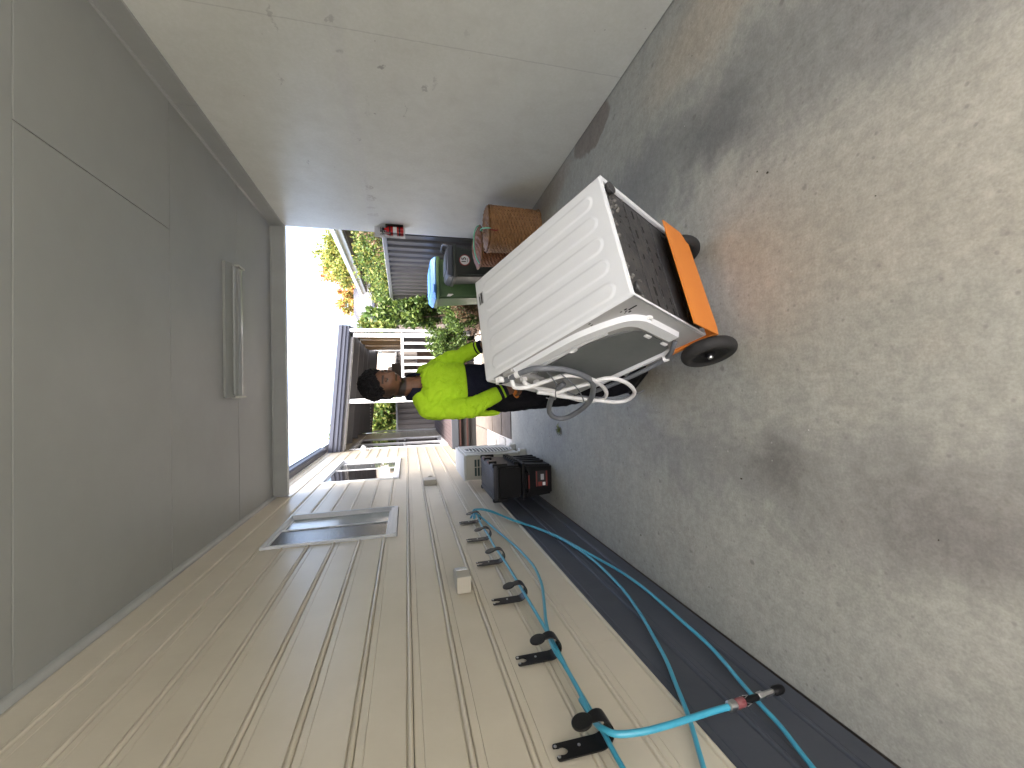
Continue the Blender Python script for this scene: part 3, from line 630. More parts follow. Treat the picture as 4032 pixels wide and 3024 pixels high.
# back panel
bm = box(bmesh.new(), (.0, .0, -W_+.004), (.006, H_-.05, -.011)); back = wo('back_panel', bm, 'wm_back')
def bk(pts): return [(y, z) for y, z in pts]
BF = frame((0, 0, 0), (0, 1, 0), (0, 0, 1), (-1, 0, 0))  # (y,z) polygons grow outwards (-x); handedness is fixed by normal recalculation
def rpoly(y0, y1, z0, z1, r, n=6):
    out = []
    for cy, cz, a0 in ((y1-r, z1-r, 0), (y0+r, z1-r, 90), (y0+r, z0+r, 180), (y1-r, z0+r, 270)):
        for k in range(n+1): a = R(a0+90*k/n); out.append((cy+r*math.cos(a), cz+r*math.sin(a)))
    return out
def bar(pts, hw, hgt, name, m):               # raised pressed band following a path on the back panel
    P = spl([V(p[0], p[1], 0) for p in pts], 6); b = bmesh.new(); rows = []
    for i, p in enumerate(P):
        d = (P[min(i+1, len(P)-1)]-P[max(i-1, 0)]).normalized(); n_ = V(-d.y, d.x, 0)
        rows.append([b.verts.new((-h_, (p+n_*w_).x, (p+n_*w_).y)) for w_, h_ in ((-hw, 0), (-hw*.72, hgt), (hw*.72, hgt), (hw, 0))])
    for A_, B_ in zip(rows, rows[1:]):
        for j in range(3): b.faces.new((A_[j], A_[j+1], B_[j+1], B_[j]))
    b.faces.new(rows[0]); b.faces.new(rows[-1]); return wo(name, b, m, None, True, 30)
bar([(.70, -.055), (.50, -.055), (.33, -.060), (.22, -.085), (.125, -.125), (.092, -.175), (.085, -.24), (.085, -.45)], .032, .022, 'pressed_band', 'wm_white')
bar([(.70, -.115), (.52, -.117), (.33, -.122), (.22, -.145)], .012, .012, 'pressed_band', 'wm_white')
bar([(.17, -.585), (.40, -.585), (.62, -.583)], .012, .016, 'pressed_band', 'wm_white')
wo('back_cover', extr(bmesh.new(), [(.135, -.45), (.135, -.28), (.15, -.24), (.19, -.205), (.25, -.172), (.34, -.150), (.60, -.148), (.66, -.17), (.68, -.23), (.66, -.32), (.60, -.40), (.55, -.50), (.50, -.555), (.20, -.56), (.155, -.54), (.138, -.50)], .007, BF, .001), 'wm_cover')
for y, z, w, h in ((.051, -.078, .018, .004), (.074, -.064, .006, .004), (.074, -.093, .006, .0045), (.080, -.078, .005, .003), (.094, -.064, .004, .003), (.09, -.085, .004, .002), (.217, -.024, .005, .003), (.219, -.041, .005, .003), (.345, -.100, .004, .004)):
    wo('vent_hole', box(bmesh.new(), (-.0012, y-w, z-h), (-.0006, y+w, z+h), .0), 'dark')
for y, z in ((.067, -.205), (.40, -.13), (.70, -.20), (.62, -.56)): wo('transit_bolt_boss', lathe(bmesh.new(), [(.024, 0), (.024, .008), (.016, .012), (.012, .006)], 18, frame((-.0005, y, z), (0, 1, 0), (0, 0, 1), (-1, 0, 0))), 'wm_plastic', None, True, 35)
for y, z in ((.145, -.33), (.145, -.47)): wo('cover_clip', box(bmesh.new(), (-.016, y-.014, z-.022), (-.006, y+.006, z+.022), .004), 'wm_plastic')
for y, z, s in ((.776, -.03, 1.25), (.713, -.045, .9), (.703, -.115, .9), (.699, -.20, .8)):
    b = bmesh.new(); nn = 14
    pr = [(((.021 if k % 2 else .017)*s*math.cos(2*math.pi*k/nn)), ((.021 if k % 2 else .017)*s*math.sin(2*math.pi*k/nn))) for k in range(nn)]
    extr(b, pr, .026, frame((-.008, y, z), (0, 1, 0), (0, 0, 1), (-1, 0, 0)), .0015); k_ = wo('valve_nut', b, 'wm_plastic')
    if s > 1 or s < .85: o = obj('valve_bore', lathe(bmesh.new(), [(.010, 0), (.010, .002)], 16, frame((-.0345, y, z), (0, 1, 0), (0, 0, 1), (-1, 0, 0))), 'ink'); o.parent = k_
wo('valve_rail', box(bmesh.new(), (-.02, .67, -.235), (0, .735, -.01), .004), 'wm_back')
# hoses
def hp(L): return [V(a, b, c) for a, b, c in L]
bm = tube(bmesh.new(), spl(hp([(-.012, .80, -.045), (-.025, .755, -.045), (-.03, .70, -.042), (-.03, .64, -.045), (-.035, .58, -.06), (-.045, .54, -.09), (-.05, .505, -.14), (-.055, .488, -.21), (-.06, .485, -.29), (-.07, .50, -.38), (-.085, .555, -.455), (-.10, .64, -.53), (-.11, .75, -.575), (-.115, .855, -.585), (-.11, .895, -.54), (-.095, .87, -.46), (-.075, .79, -.385), (-.055, .69, -.33), (-.045, .62, -.315)]), 6), .0142, 12); wo('drain_hose', bm, 'hose_grey', None, True)
bm = tube(bmesh.new(), spl(hp([(-.03, .66, -.60), (-.035, .50, -.606), (-.035, .34, -.604), (-.032, .22, -.588), (-.03, .16, -.555), (-.025, .125, -.515), (-.01, .10, -.50)]), 6), .011, 10); wo('drain_hose', bm, 'hose_grey', None, True)
bm = tube(bmesh.new(), spl(hp([(-.03, .713, -.045), (-.06, .715, -.05), (-.07, .722, -.075), (-.065, .70, -.135), (-.06, .62, -.175), (-.06, .535, -.205), (-.062, .495, -.285), (-.07, .492, -.41), (-.08, .54, -.55), (-.085, .61, -.61), (-.08, .68, -.57), (-.07, .70, -.45), (-.06, .69, -.32), (-.055, .705, -.2), (-.05, .70, -.125), (-.034, .703, -.115)]), 7), .0105, 12); wo('inlet_hose', bm, 'hose_white', None, True)
bm = tube(bmesh.new(), spl(hp([(-.07, .72, -.22), (-.068, .70, -.31), (-.066, .62, -.352), (-.066, .53, -.395), (-.07, .45, -.41), (-.078, .41, -.46), (-.085, .415, -.57), (-.095, .455, -.68), (-.10, .53, -.73), (-.10, .585, -.69), (-.09, .635, -.56), (-.08, .68, -.43), (-.075, .70, -.33), (-.06, .715, -.24)]), 7), .0105, 12); wo('inlet_hose', bm, 'hose_white', None, True)
bm = tube(bmesh.new(), spl(hp([(-.045, .56, -.13), (-.085, .58, -.20), (-.095, .64, -.26), (-.10, .70, -.32), (-.08, .74, -.30)]), 5), .003, 6); tube(bm, spl(hp([(-.06, .52, -.17), (-.10, .54, -.30), (-.12, .60, -.42), (-.10, .66, -.50)]), 5), .003, 6); wo('cable_tie', bm, 'hose_grey', None, True)
for y, z in ((.667, -.043), (.20, -.583)): wo('hose_clip', lathe(bmesh.new(), [(.0165, -.012), (.0165, .012), (.012, .012), (.012, -.012)], 16, along((-.03, y, z), (-.01, -.9, -.2))), 'wm_plastic', None, True, 35)
bm = tube(bmesh.new(), spl(hp([(-.03, .66, -.30), (-.07, .66, -.42), (-.09, .58, -.60), (-.08, .50, -.74), (-.06, .46, -.80)]), 6), .0035, 8); wo('power_cord', bm, 'hose_grey', None, True)
# base: rim, recessed dark tray with slots, feet
bm = bmesh.new()
for lo, hi in (((.0, -.003, -.012), (D_, .012, -.004)), ((.0, -.003, -W_), (.010, .012, -.012)), ((D_-.024, -.003, -W_), (D_, .012, -.012)), ((.010, -.003, -W_), (D_-.024, .012, -W_+.012))): box(bm, lo, hi, .0015)
wo('base_rim', bm, 'wm_white')
tray = wo('base_tray', box(bmesh.new(), (.009, .014, -W_+.01), (D_-.02, .03, -.010)), 'wm_base')
for k in range(5):
    for j in range(9):
        if (j in (0, 1) and k > 2) or (k == 0 and j > 5): continue
        x = .06+j*.056+.006*(k % 2); z = -.36+k*.062
        if random.random() < .28: continue
        w_, l_ = (random.uniform(.004, .008), random.uniform(.008, .024)) if k < 3 else (random.uniform(.003, .006), random.uniform(.003, .010))
        x += random.uniform(-.012, .012); z += random.uniform(-.010, .010)
        o = obj('slot', box(bmesh.new(), (x-l_, .0125, z-w_), (x+l_, .0142, z+w_), .0), 'dark'); o.parent = tray
for k in range(4):
    o = obj('stiffening_rib', box(bmesh.new(), (.03, .0105, -.50+k*.105), (D_-.04, .0145, -.494+k*.105), .001), 'wm_base'); o.parent = tray
for x, z in ((.045, -.05), (.54, -.05), (.045, -.54), (.54, -.54)): wo('foot', lathe(bmesh.new(), [(.010, 0), (.010, .012), (.026, .014), (.028, .026), (.024, .030)], 18, frame((x, .013, z), (1, 0, 0), (0, 0, -1), (0, -1, 0))), 'wm_base', None, True, 35)
bm = bmesh.new()
for _ in range(60):
    x, z = random.choice(((random.uniform(.03, .12), random.uniform(-.12, -.03)), (random.uniform(.42, .56), random.uniform(-.12, -.03)), (random.uniform(.03, .56), random.uniform(-.06, -.02)))); b = bmesh.new(); bmesh.ops.create_icosphere(b, subdivisions=1, radius=random.uniform(.003, .010), matrix=Matrix.Translation((x, .012, z))); merge(bm, b)
o = obj('dirt_crust', bm, 'crust'); o.parent = tray; o['kind'] = 'stuff'
for x, z in ((.03, -.022), (.565, -.025), (.16, -.02), (.26, -.02), (.36, -.02), (.012, -.06), (.014, -.55), (.56, -.17)): wo('base_screw', lathe(bmesh.new(), [(.006, 0), (.006, .006), (.003, .007)], 6, frame((x, .013, z), (1, 0, 0), (0, 0, -1), (0, -1, 0))), 'steel')

# ------------------------------------------------------------------ hand truck
ht = thing('hand_truck', 'orange hand truck with black tyres carrying the white washing machine', 'hand truck', mtx=MF)
def to(name, data, m, smooth=False, auto=None, parent=None):
    o = obj(name, data, m, None, smooth, auto); o.parent = parent or ht; return o
TP = [(.530, -.402), (.545, -.575), (.500, -.640), (.02, -.618), (-.022, -.600), (-.034, -.362)]
to('toe_plate', extr(bmesh.new(), TP, .005, frame((0, -.046, 0), (1, 0, 0), (0, 0, 1), (0, -1, 0))), 'orange')
bm = box(bmesh.new(), (-.012, -.046, -.628), (.512, .20, -.607), .003); to('back_plate', bm, 'orange')
bm = box(bmesh.new(), (-.014, -.044, -.607), (-.009, .17, -.594), .001); to('back_plate_flange', bm, 'orange')
for x in (.12, .42):
    tube_p = spl([(x, .02, -.640), (x, .5, -.640), (x, 1.0, -.640), (x, 1.10, -.638)], 4)
    to('rail', tube(bmesh.new(), tube_p, .014, 10), 'orange', True)
for y in (.30, .58, .86): to('crossbar', tube(bmesh.new(), [(.12, y, -.640), (.42, y, -.640)], .011, 10), 'orange', True)
to('handle', tube(bmesh.new(), spl([(.12, 1.09, -.638), (.118, 1.15, -.63), (.112, 1.175, -.59), (.11, 1.172, -.54), (.118, 1.135, -.485), (.13, 1.105, -.44)], 5), [.014]*8+[.0175]*18, 12), 'orange', True)
to('handle', tube(bmesh.new(), spl([(.42, 1.09, -.638), (.425, 1.15, -.62), (.44, 1.175, -.56), (.455, 1.17, -.47), (.468, 1.145, -.38), (.474, 1.12, -.34)], 5), [.014]*8+[.0175]*18, 12), 'orange', True)
to('axle', tube(bmesh.new(), [(-.075, .04, -.688), (.560, .04, -.688)], .009, 10), 'steel', True)
to('axle_bracket', (lambda b: (box(b, (.10, .0, -.70), (.14, .08, -.63), .004), box(b, (.40, .0, -.70), (.44, .08, -.63), .004), b)[-1])(bmesh.new()), 'orange')
for x, s in ((-.045, -1), (.53, 1)):
    wf = frame((x, .04, -.688), (0, 1, 0), (0, 0, 1), (1, 0, 0))
    pr = []
    for k in range(13): a = -math.pi*.62+math.pi*1.24*k/12; pr.append((.100+.025*math.cos(a), .029*math.sin(a)))
    w_ = to('wheel', lathe(bmesh.new(), [(.012, -.014), (.05, -.012), (.072, -.020), (.078, -.022), (.078, .022), (.072, .020), (.05, .012), (.012, .014)], 32, wf, False), 'greyblack', True, 30)
    to('tyre', lathe(bmesh.new(), [(.076, -.020)]+pr+[(.076, .020)], 40, wf, False), 'black_rubber', True, 60, w_)
    to('hub', lathe(bmesh.new(), [(.022, -.026), (.022, .026)], 16, wf), 'greyblack', True, 30, w_)
    to('axle_cap', lathe(bmesh.new(), [(.011, -.034), (.013, -.030), (.013, -.0262)] if s < 0 else [(.013, .0262), (.013, .030), (.011, .034)], 12, wf), 'steel', True, 30, w_)

# ------------------------------------------------------------------ wicker baskets
def wicker(bm, c, rx, ry, z0, z1, flare, rows, cols, bump=.007, sq=2.6, rot=0):
    b = bmesh.new(); ring = []
    for i in range(rows+1):
        t = i/rows; z = z0+(z1-z0)*t; sc = 1+flare*(t-1)-.06*max(0, .12-t)/.12; L = []
        for j in range(cols):
            a = 2*math.pi*j/cols; ca, sa = math.cos(a), math.sin(a); k_ = (abs(ca)**sq+abs(sa)**sq)**(-1/sq)
            d = bump*(1 if (i+j//2) % 2 else -1) if 0 < i < rows else 0
            L.append(b.verts.new((k_*ca*(rx*sc+d), k_*sa*(ry*sc+d), z+(random.random()-.5)*.003)))
        ring.append(L)
    for A, B in zip(ring, ring[1:]):
        for j in range(cols): b.faces.new((A[j], A[(j+1) % cols], B[(j+1) % cols], B[j]))
    b.faces.new(ring[0][::-1]); return merge(bm, b, at(c, rot))
def sup(rx, ry, z, n=48, sq=2.6): return [(((abs(math.cos(a))**sq+abs(math.sin(a))**sq)**(-1/sq))*math.cos(a)*rx, ((abs(math.cos(a))**sq+abs(math.sin(a))**sq)**(-1/sq))*math.sin(a)*ry, z) for a in [2*math.pi*k/n for k in range(n)]]
def wicker_lid(bm, c, rx, ry, z, dome, rot=0, sq=2.6, rings=7, n=56):
    b = bmesh.new(); R_ = []
    for i in range(rings):
        t = 1-i/rings; p = sup(rx*t, ry*t, 0, n, sq); R_.append([b.verts.new((q[0], q[1], z+dome*(1-t*t)+.004*(1 if (i+j//2) % 2 else -1))) for j, q in enumerate(p)])
    for A, B in zip(R_, R_[1:]):
        for j in range(n): b.faces.new((A[j], A[(j+1) % n], B[(j+1) % n], B[j]))
    b.faces.new(R_[-1]); return merge(bm, b, at(c, rot))
def strands(bm, c, rx, ry, z, n, amp, r, rot=0, sq=2.6, ph=0):
    F = at(c, rot); P = sup(rx, ry, z, 120, sq)
    return tube(bm, [F @ V(p[0]*(1+.006*math.sin(k*.7+ph)), p[1]*(1+.006*math.sin(k*.7+ph)), p[2]+amp*math.sin(2*math.pi*n*k/120+ph)) for k, p in enumerate(P)], r, 6, True)
t = thing('wicker_basket', 'front brown wicker hamper with a lid and a mint ribbon, against the painted wall', 'basket', (1.85, 4.55, 0))
c = (1.845, 4.56, 0)
obj('body', wicker(bmesh.new(), c, .245, .20, .004, .575, .06, 30, 64, .0065), 'wicker', t)
bm = bmesh.new()
for k in range(3): strands(bm, c, .246, .201, .555+k*.011, 20, .003, .0075, ph=k*2)
obj('rim', bm, 'wicker', t, True)
obj('lid', wicker_lid(bmesh.new(), c, .240, .195, .590, .035), 'wicker', t)
bm = bmesh.new(); strands(bm, c, .232, .188, .598, 24, .003, .008); obj('lid_rim', bm, 'wicker', t, True)
bm = bmesh.new(); strands(bm, c, .238, .194, .012, 20, .002, .008); obj('foot_rim', bm, 'wicker', t, True)
obj('handle', tube(bmesh.new(), spl([(1.78, 4.375, .585), (1.775, 4.36, .60), (1.79, 4.40, .64), (1.84, 4.55, .652), (1.88, 4.70, .635), (1.89, 4.735, .60)], 6), .007, 8), 'mint', t, True)
obj('ribbon', tube(bmesh.new(), spl([(1.76, 4.352, .60), (1.755, 4.343, .575), (1.75, 4.347, .545), (1.755, 4.343, .51)], 5), .007, 6), 'redtag', t, True)
t = thing('wicker_basket', 'rear red-brown wicker hamper with flared rim and mint-edged lid, beside the bins', 'basket', (1.83, 5.12, 0))
c = (1.835, 5.14, 0)
obj('body', wicker(bmesh.new(), c, .225, .20, .004, .575, .10, 28, 60, .0065), 'wicker2', t)
bm = bmesh.new()
for k in range(3): strands(bm, c, .238+.008*k, .213+.008*k, .572+k*.006, 22, .003, .008, ph=k*2)
obj('rim', bm, 'wicker', t, True)
obj('lid', wicker_lid(bmesh.new(), c, .245, .22, .592, .07), 'wicker2', t)
obj('ribbon', tube(bmesh.new(), spl([(1.60, 5.03, .60), (1.66, 4.98, .648), (1.76, 4.965, .672), (1.85, 4.96, .674), (1.95, 4.965, .664), (2.04, 5.0, .625), (2.06, 5.02, .60)], 6), .008, 8), 'mint', t, True)
bm = bmesh.new()
for i in range(3):
    for j in range(7): box(bm, (1.70+j*.035, 4.9335-.004, .50+i*.022), (1.716+j*.035, 4.9345-.002, .512+i*.022))
obj('weave_opening', bm, 'ink', t)

# ------------------------------------------------------------------ wheelie bins
def bin_(label, x0, x1, y0, y1, h, mb, ml, lidcol, name='wheelie_bin'):
    t = thing(name, label, 'bin', ((x0+x1)/2, (y0+y1)/2, -.02)); cx, cy = (x0+x1)/2, (y0+y1)/2
    b = bmesh.new(); box(b, (x0, y0, .06), (x1, y1, h-.06))
    for v in b.verts:
        if v.co.z < .3: v.co.x = cx+(v.co.x-cx)*.80; v.co.y = cy+(v.co.y-cy)*.78
    bmesh.ops.bevel(b, geom=b.edges[:], offset=.03, segments=3, affect='EDGES')
    obj('body', b, mb, t, True, 40)
    obj('rim', box(bmesh.new(), (x0-.02, y0-.02, h-.11), (x1+.02, y1+.02, h-.055), .012, None, 2), mb, t, True, 40)
    b = bmesh.new(); box(b, (x0-.025, y0-.025, h-.053), (x1+.025, y1+.025, h+.03))
    for v in b.verts:
        if v.co.z > h: v.co.x = cx+(v.co.x-cx)*.86; v.co.y = cy+(v.co.y-cy)*.86
    bmesh.ops.bevel(b, geom=b.edges[:], offset=.016, segments=3, affect='EDGES'); obj('lid', b, ml, t, True, 40)
    bxo('lid_ridge', (x0+.10, y0+.05, h+.031), (x1-.10, y1-.05, h+.042), ml, t, .008, 2)
    return t
t = bin_('green wheelie bin with a bright blue lid, behind the charcoal bin', 1.49, 2.12, 6.50, 7.16, 1.075, 'bin_green', 'bin_blue', 0)
bxo('lid_handle', (1.58, 6.455, 1.04), (1.70, 6.50, 1.075), 'bin_blue', t, .008)
for k in range(3): bxo('maker_mark', (1.53+k*.014, 6.512, .80-.02*k), (1.54+k*.014, 6.516, .86-.01*k), 'sticker', t)
for x in (1.56, 2.05): obj('wheel', lathe(bmesh.new(), [(.02, -.03), (.10, -.028), (.10, .028), (.02, .03)], 20, frame((x, 7.12, .075), (0, 1, 0), (0, 0, 1), (1, 0, 0))), 'black_rubber', t, True, 35)
obj('axle_skid', box(bmesh.new(), (1.6, 6.58, -.028), (2.0, 6.66, .07), .01), 'bin_green', t)
t = bin_('charcoal wheelie bin with a round 15 sticker, beside the wall end', 1.665, 2.09, 5.86, 6.36, .885, 'bin_dark', 'bin_lid', 1)
obj('grab_bar', tube(bmesh.new(), spl([(2.07, 5.90, .84), (2.10, 5.88, .90), (2.13, 5.95, .955), (2.13, 6.20, .955), (2.10, 6.27, .90), (2.07, 6.30, .84)], 5), .014, 8), 'bin_lid', t, True)
for x in (1.73, 2.03): obj('wheel', lathe(bmesh.new(), [(.02, -.03), (.10, -.028), (.10, .028), (.02, .03)], 20, frame((x, 6.33, .075), (0, 1, 0), (0, 0, 1), (1, 0, 0))), 'black_rubber', t, True, 35)
obj('axle_skid', box(bmesh.new(), (1.75, 5.96, -.028), (2.0, 6.02, .07), .01), 'bin_dark', t)
SF = frame((1.90, 5.862, .66), (1, 0, 0), (0, .11, .994), (0, -.994, .11)) @ Matrix.Translation((0, 0, -.002))
stk = obj('sticker', lathe(bmesh.new(), [(.078, .004), (.078, .006)], 40, SF), 'sticker_red', t)
obj('sticker_face', lathe(bmesh.new(), [(.066, .0062), (.066, .0072)], 40, SF), 'sticker', stk)
def text(s, size, F, m, parent, name='lettering', depth=.0006, bold=0):
    cu = bpy.data.curves.new(name, 'FONT'); cu.body = s; cu.size = size; cu.extrude = depth; cu.offset = bold; cu.align_x = 'CENTER'; cu.align_y = 'CENTER'
    o = bpy.data.objects.new(name, cu); COL.objects.link(o); me = bpy.data.meshes.new_from_object(o.evaluated_get(bpy.context.evaluated_depsgraph_get())); bpy.data.objects.remove(o); bpy.data.curves.remove(cu)
    me.transform(F); return obj(name, me, m, parent)
text('15', .085, SF @ Matrix.Translation((0, .012, .008)), 'ink', stk, bold=.002)
text('km/h', .028, SF @ Matrix.Translation((0, -.036, .008)), 'ink', stk)

# ------------------------------------------------------------------ fences
def corr(p0, p1, z0, z1, pitch=.225, dep=.034):
    p0, p1 = V(p0), V(p1); d = p1-p0; L = d.length; d.normalize(); n = V(-d.y, d.x, 0); P = []; s = 0
    while s < L-1e-4:
        for ds, o_ in ((0, 0), (pitch*.42, 0), (pitch*.5, dep), (pitch*.92, dep)):
            if s+ds < L: P.append(p0+d*(s+ds)+n*o_)
        s += pitch
    P.append(p1); k = len(P); return ([V(p.x, p.y, z0) for p in P]+[V(p.x, p.y, z1) for p in P], [(i, i+1, k+i+1, k+i) for i in range(k-1)])
t = thing('steel_fence', 'charcoal corrugated steel fence along the right garden boundary behind the bins', 'fence', (2.3, 8.5, 0))
FA, FB = V(2.36, 5.8, 0), V(2.04, 11.2, 0); nP = 3
for k in range(nP):
    a, b_ = FA.lerp(FB, k/nP), FA.lerp(FB, (k+1)/nP); d = (b_-a).normalized()
    o = obj('panel', corr(a+d*.012, b_-d*.012, .02, 1.74), 'fence', t); so_ = o.modifiers.new('thickness', 'SOLIDIFY'); so_.thickness = .004
    obj('post', box(bmesh.new(), (-.03, -.03, -.02), (.03, .03, 1.78), .004, at(b_+V(.02, 0, 0))), 'fence', t)
    q = at(a, math.atan2(d.y, d.x)); l = (b_-a).length
    obj('top_rail', box(bmesh.new(), (.002, -.045, 1.735), (l-.002, .035, 1.80), .006, q), 'fence_rail', t); obj('bottom_rail', box(bmesh.new(), (.002, -.04, .0), (l-.002, .035, .06), .004, q), 'fence', t)
t = thing('steel_fence', 'taupe steel fence across the back of the patio under the leafy hedge', 'fence', (0, 15.4, 0))
for k in range(2):
    a, b_ = V(-1.9+k*2.4, 15.4, 0), V(.5+k*2.4, 15.4, 0)
    o = obj('panel', corr(a+V(.012, 0, 0), b_-V(.012, 0, 0), .02, 1.80, .19, .03), 'fence_taupe', t); o.modifiers.new('thickness', 'SOLIDIFY').thickness = .004
    bxo('top_rail', (a.x, 15.35, 1.80), (b_.x-.003, 15.44, 1.87), 'fence_rail', t, .004); bxo('bottom_rail', (a.x, 15.33, .0), (b_.x-.003, 15.38, .06), 'fence_rail', t, .004)

# ------------------------------------------------------------------ patio
pt = thing('patio', 'covered patio with white posts and blue-grey gutter beyond the carport', 'patio', (.2, 10.5, 0))
def sl_(x): return (1.58-x)/2.79             # the patio roof falls towards the right
gp = [(0, 0), (-.05, 0), (-.075, .025), (-.075, .07), (-.10, .085), (-.10, .15), (-.125, .165), (-.125, .235), (0, .235)]
n = len(gp); vs = [V(1.60, 9.98+a, 2.685+z) for a, z in gp]+[V(LX+.012, 9.98+a, 2.93+z*1.08) for a, z in gp]
obj('gutter', (vs, [tuple(range(n)), tuple(range(2*n-1, n-1, -1))]+[(i, (i+1) % n, n+(i+1) % n, n+i) for i in range(n)]), 'gutter', pt)
def slope_box(name, x0, x1, y0, y1, dz0, dz1, m):
    vs = [V(x, y, 2.685+.245*sl_(x)+dz) for x in (x0, x1) for y in (y0, y1) for dz in (dz0, dz1)]
    return obj(name, (vs, [(0, 1, 3, 2), (4, 6, 7, 5), (0, 4, 5, 1), (2, 3, 7, 6), (0, 2, 6, 4), (1, 5, 7, 3)]), m, pt)
slope_box('roof_sheet', LX+.01, 1.62, 9.985, 15.0, .12, .2, 'soffit')
slope_box('front_beam', LX+.012, 1.58, 9.99, 10.04, -.06, .118, 'soffit')
slope_box('white_batten', LX+.012, 1.56, 10.32, 10.36, -.045, .05, 'white')
for y in (11.6, 12.9, 14.2): slope_box('rafter', LX+.012, 1.6, y, y+.06, -.03, .118, 'soffit')
slope_box('back_beam', LX+.012, 1.6, 14.6, 14.68, -.28, .118, 'soffit'); slope_box('back_trim', LX+.012, 1.6, 14.57, 14.599, -.30, -.27, 'tan_beam')
bxo('post', (1.355, 9.99, -.02), (1.445, 10.08, 2.70), 'alu_white', pt, .004); bxo('post', (-.15, 10.045, .545), (-.05, 10.14, 2.78), 'alu_white', pt, .004)
bxo('post', (1.50, 14.55, -.02), (1.59, 14.64, 2.5), 'alu_white', pt, .004); bxo('post', (LX+.03, 14.55, .545), (LX+.08, 14.6, 2.6), 'alu_white', pt, .004)
bm = tube(bmesh.new(), [(1.50, 9.93, 2.70), (1.50, 9.93, .66)], .036, 14)
for z in (2.35, 1.0): tube(bm, [(1.50, 9.93, z), (1.50, 9.93, z+.025)], .042, 14)
obj('downpipe', bm, 'alu_white', pt, True, 40)
obj('drain_elbow', tube(bmesh.new(), spl([(1.50, 9.93, .68), (1.50, 9.93, .60), (1.47, 9.86, .50), (1.46, 9.84, .40), (1.46, 9.84, -.02)], 5), .045, 12), 'hose_grey', pt, True)
bxo('top_rail', (-.05, 10.0, 1.545), (1.355, 10.05, 1.60), 'alu_white', pt, .003); bxo('bottom_rail', (-.05, 10.0, .64), (1.355, 10.05, .69), 'alu_white', pt, .003)
for x in (1.22, 1.05, .88, .725, .57, .41, .25, .09): bxo('baluster', (x-.026, 10.008, .69), (x+.026, 10.042, 1.545), 'alu_white', pt, .002)
for a, b_ in ((10.1, 11.9), (11.96, 13.3), (13.36, 14.5)): bxo('roller_blind', (1.535, a, 1.60), (1.54, b_, 2.72), 'blind', pt); obj('blind_weight_bar', tube(bmesh.new(), [(1.538, a, 1.59), (1.538, b_, 1.59)], .014, 8), 'white', pt)
for a, b_ in ((10.1, 12.3), (12.36, 14.5)): bxo('screen_panel', (1.536, a, .60), (1.54, b_, 1.56), 'fence_taupe', pt)
bm = bmesh.new()
for k in range(11): bmesh.ops.create_icosphere(bm, subdivisions=1, radius=.024, matrix=Matrix.Translation((-1.05+k*.095, 14.56, 2.66+.0*k)))
obj('festoon_bulb', bm, 'sticker', pt, True)
bxo('shelf_cupboard', (.55, 14.0, .545), (1.05, 14.4, 1.95), 'nb_dark', pt, .01); bxo('bench_seat', (.2, 13.4, .545), (1.4, 13.9, 1.15), 'tan_beam', pt, .01)
dk = thing('deck', 'dark timber deck with a grey step edge in front of the glass door', 'deck', (.2, 9.3, 0))
x = LX+.015
while x < 1.3: bxo('deck_board', (x, 9.262, .520), (min(x+.088, 1.30), 15.2, .545), 'deck', dk, .002); x += .094
bxo('step_edge', (LX+.015, 9.235, .40), (1.30, 9.260, .548), 'deck_grey', dk, .003)
for z in (.36, .20): bxo('face_board', (LX+.015, 9.245, z-.02), (1.30, 9.265, z+.02), 'deck_red', dk, .002)
bxo('sub_frame', (LX+.015, 9.30, -.02), (1.30, 9.40, .515), 'dark', dk)

# ------------------------------------------------------------------ paving and pebbles
path = obj('garden_path', box(bmesh.new(), (LX+.003, 6.014, -.05), (1.15, 9.29, -.022)), 'soil'); tag(path, kind='structure')
for x0, x1, y0, y1, m in ((-.69, .22, 6.03, 6.61, 'paver'), (-.69, .22, 6.665, 7.37, 'paver'), (-.69, .22, 7.425, 8.25, 'paver'), (-.69, .22, 8.256, 9.22, 'paver'), (-1.2, -.70, 7.98, 9.22, 'paver'), (.23, 1.1, 6.03, 6.61, 'paver'), (.23, 1.1, 6.665, 7.37, 'paver'), (.23, 1.1, 7.425, 8.25, 'paver'), (-1.08, -.715, 6.42, 6.98, 'paver2'), (-1.08, -.715, 7.14, 7.72, 'paver2')):
    o = bxo('paver', (x0, y0, -.021), (x1, y1, .012), m, path, .004)
def scatter(name, n, fn, r0, r1, m, label, cat=None):
    vs, fs = [], []; ico = bmesh.new(); bmesh.ops.create_icosphere(ico, subdivisions=1, radius=1); bv = [v.co.copy() for v in ico.verts]; bf = [[v.index for v in f.verts] for f in ico.faces]; ico.free()
    for _ in range(n):
        x, y, z = fn(); r = random.uniform(r0, r1); s = V(random.uniform(.7, 1.3), random.uniform(.7, 1.3), random.uniform(.5, .8))*r; k = len(vs); q = random.random()*6.3; cq, sq_ = math.cos(q), math.sin(q)
        for v in bv: a, b_ = v.x*s.x, v.y*s.y; vs.append((x+a*cq-b_*sq_, y+a*sq_+b_*cq, z+v.z*s.z+s.z*.4))
        fs += [tuple(i+k for i in f) for f in bf]
    o = obj(name, (vs, fs), m); return tag(o, label, cat, None, 'stuff')
def peb():
    while True:
        x, y = random.uniform(LX+.05, -.69), random.uniform(6.03, 7.97)
        if not (-1.085 < x < -.71 and (6.41 < y < 6.99 or 7.13 < y < 7.73)): return x, y, -.022
scatter('white_pebbles', 1500, peb, .014, .026, 'pebble', 'white pebbles around the small pale pavers', 'pebbles')
def peb2(): return (random.uniform(-.69, 1.1), random.choice((6.638, 7.398))+random.uniform(-.02, .02), -.022)
scatter('joint_pebbles', 500, peb2, .008, .016, 'pebble', 'small pebbles in the joints between the large pavers', 'pebbles')
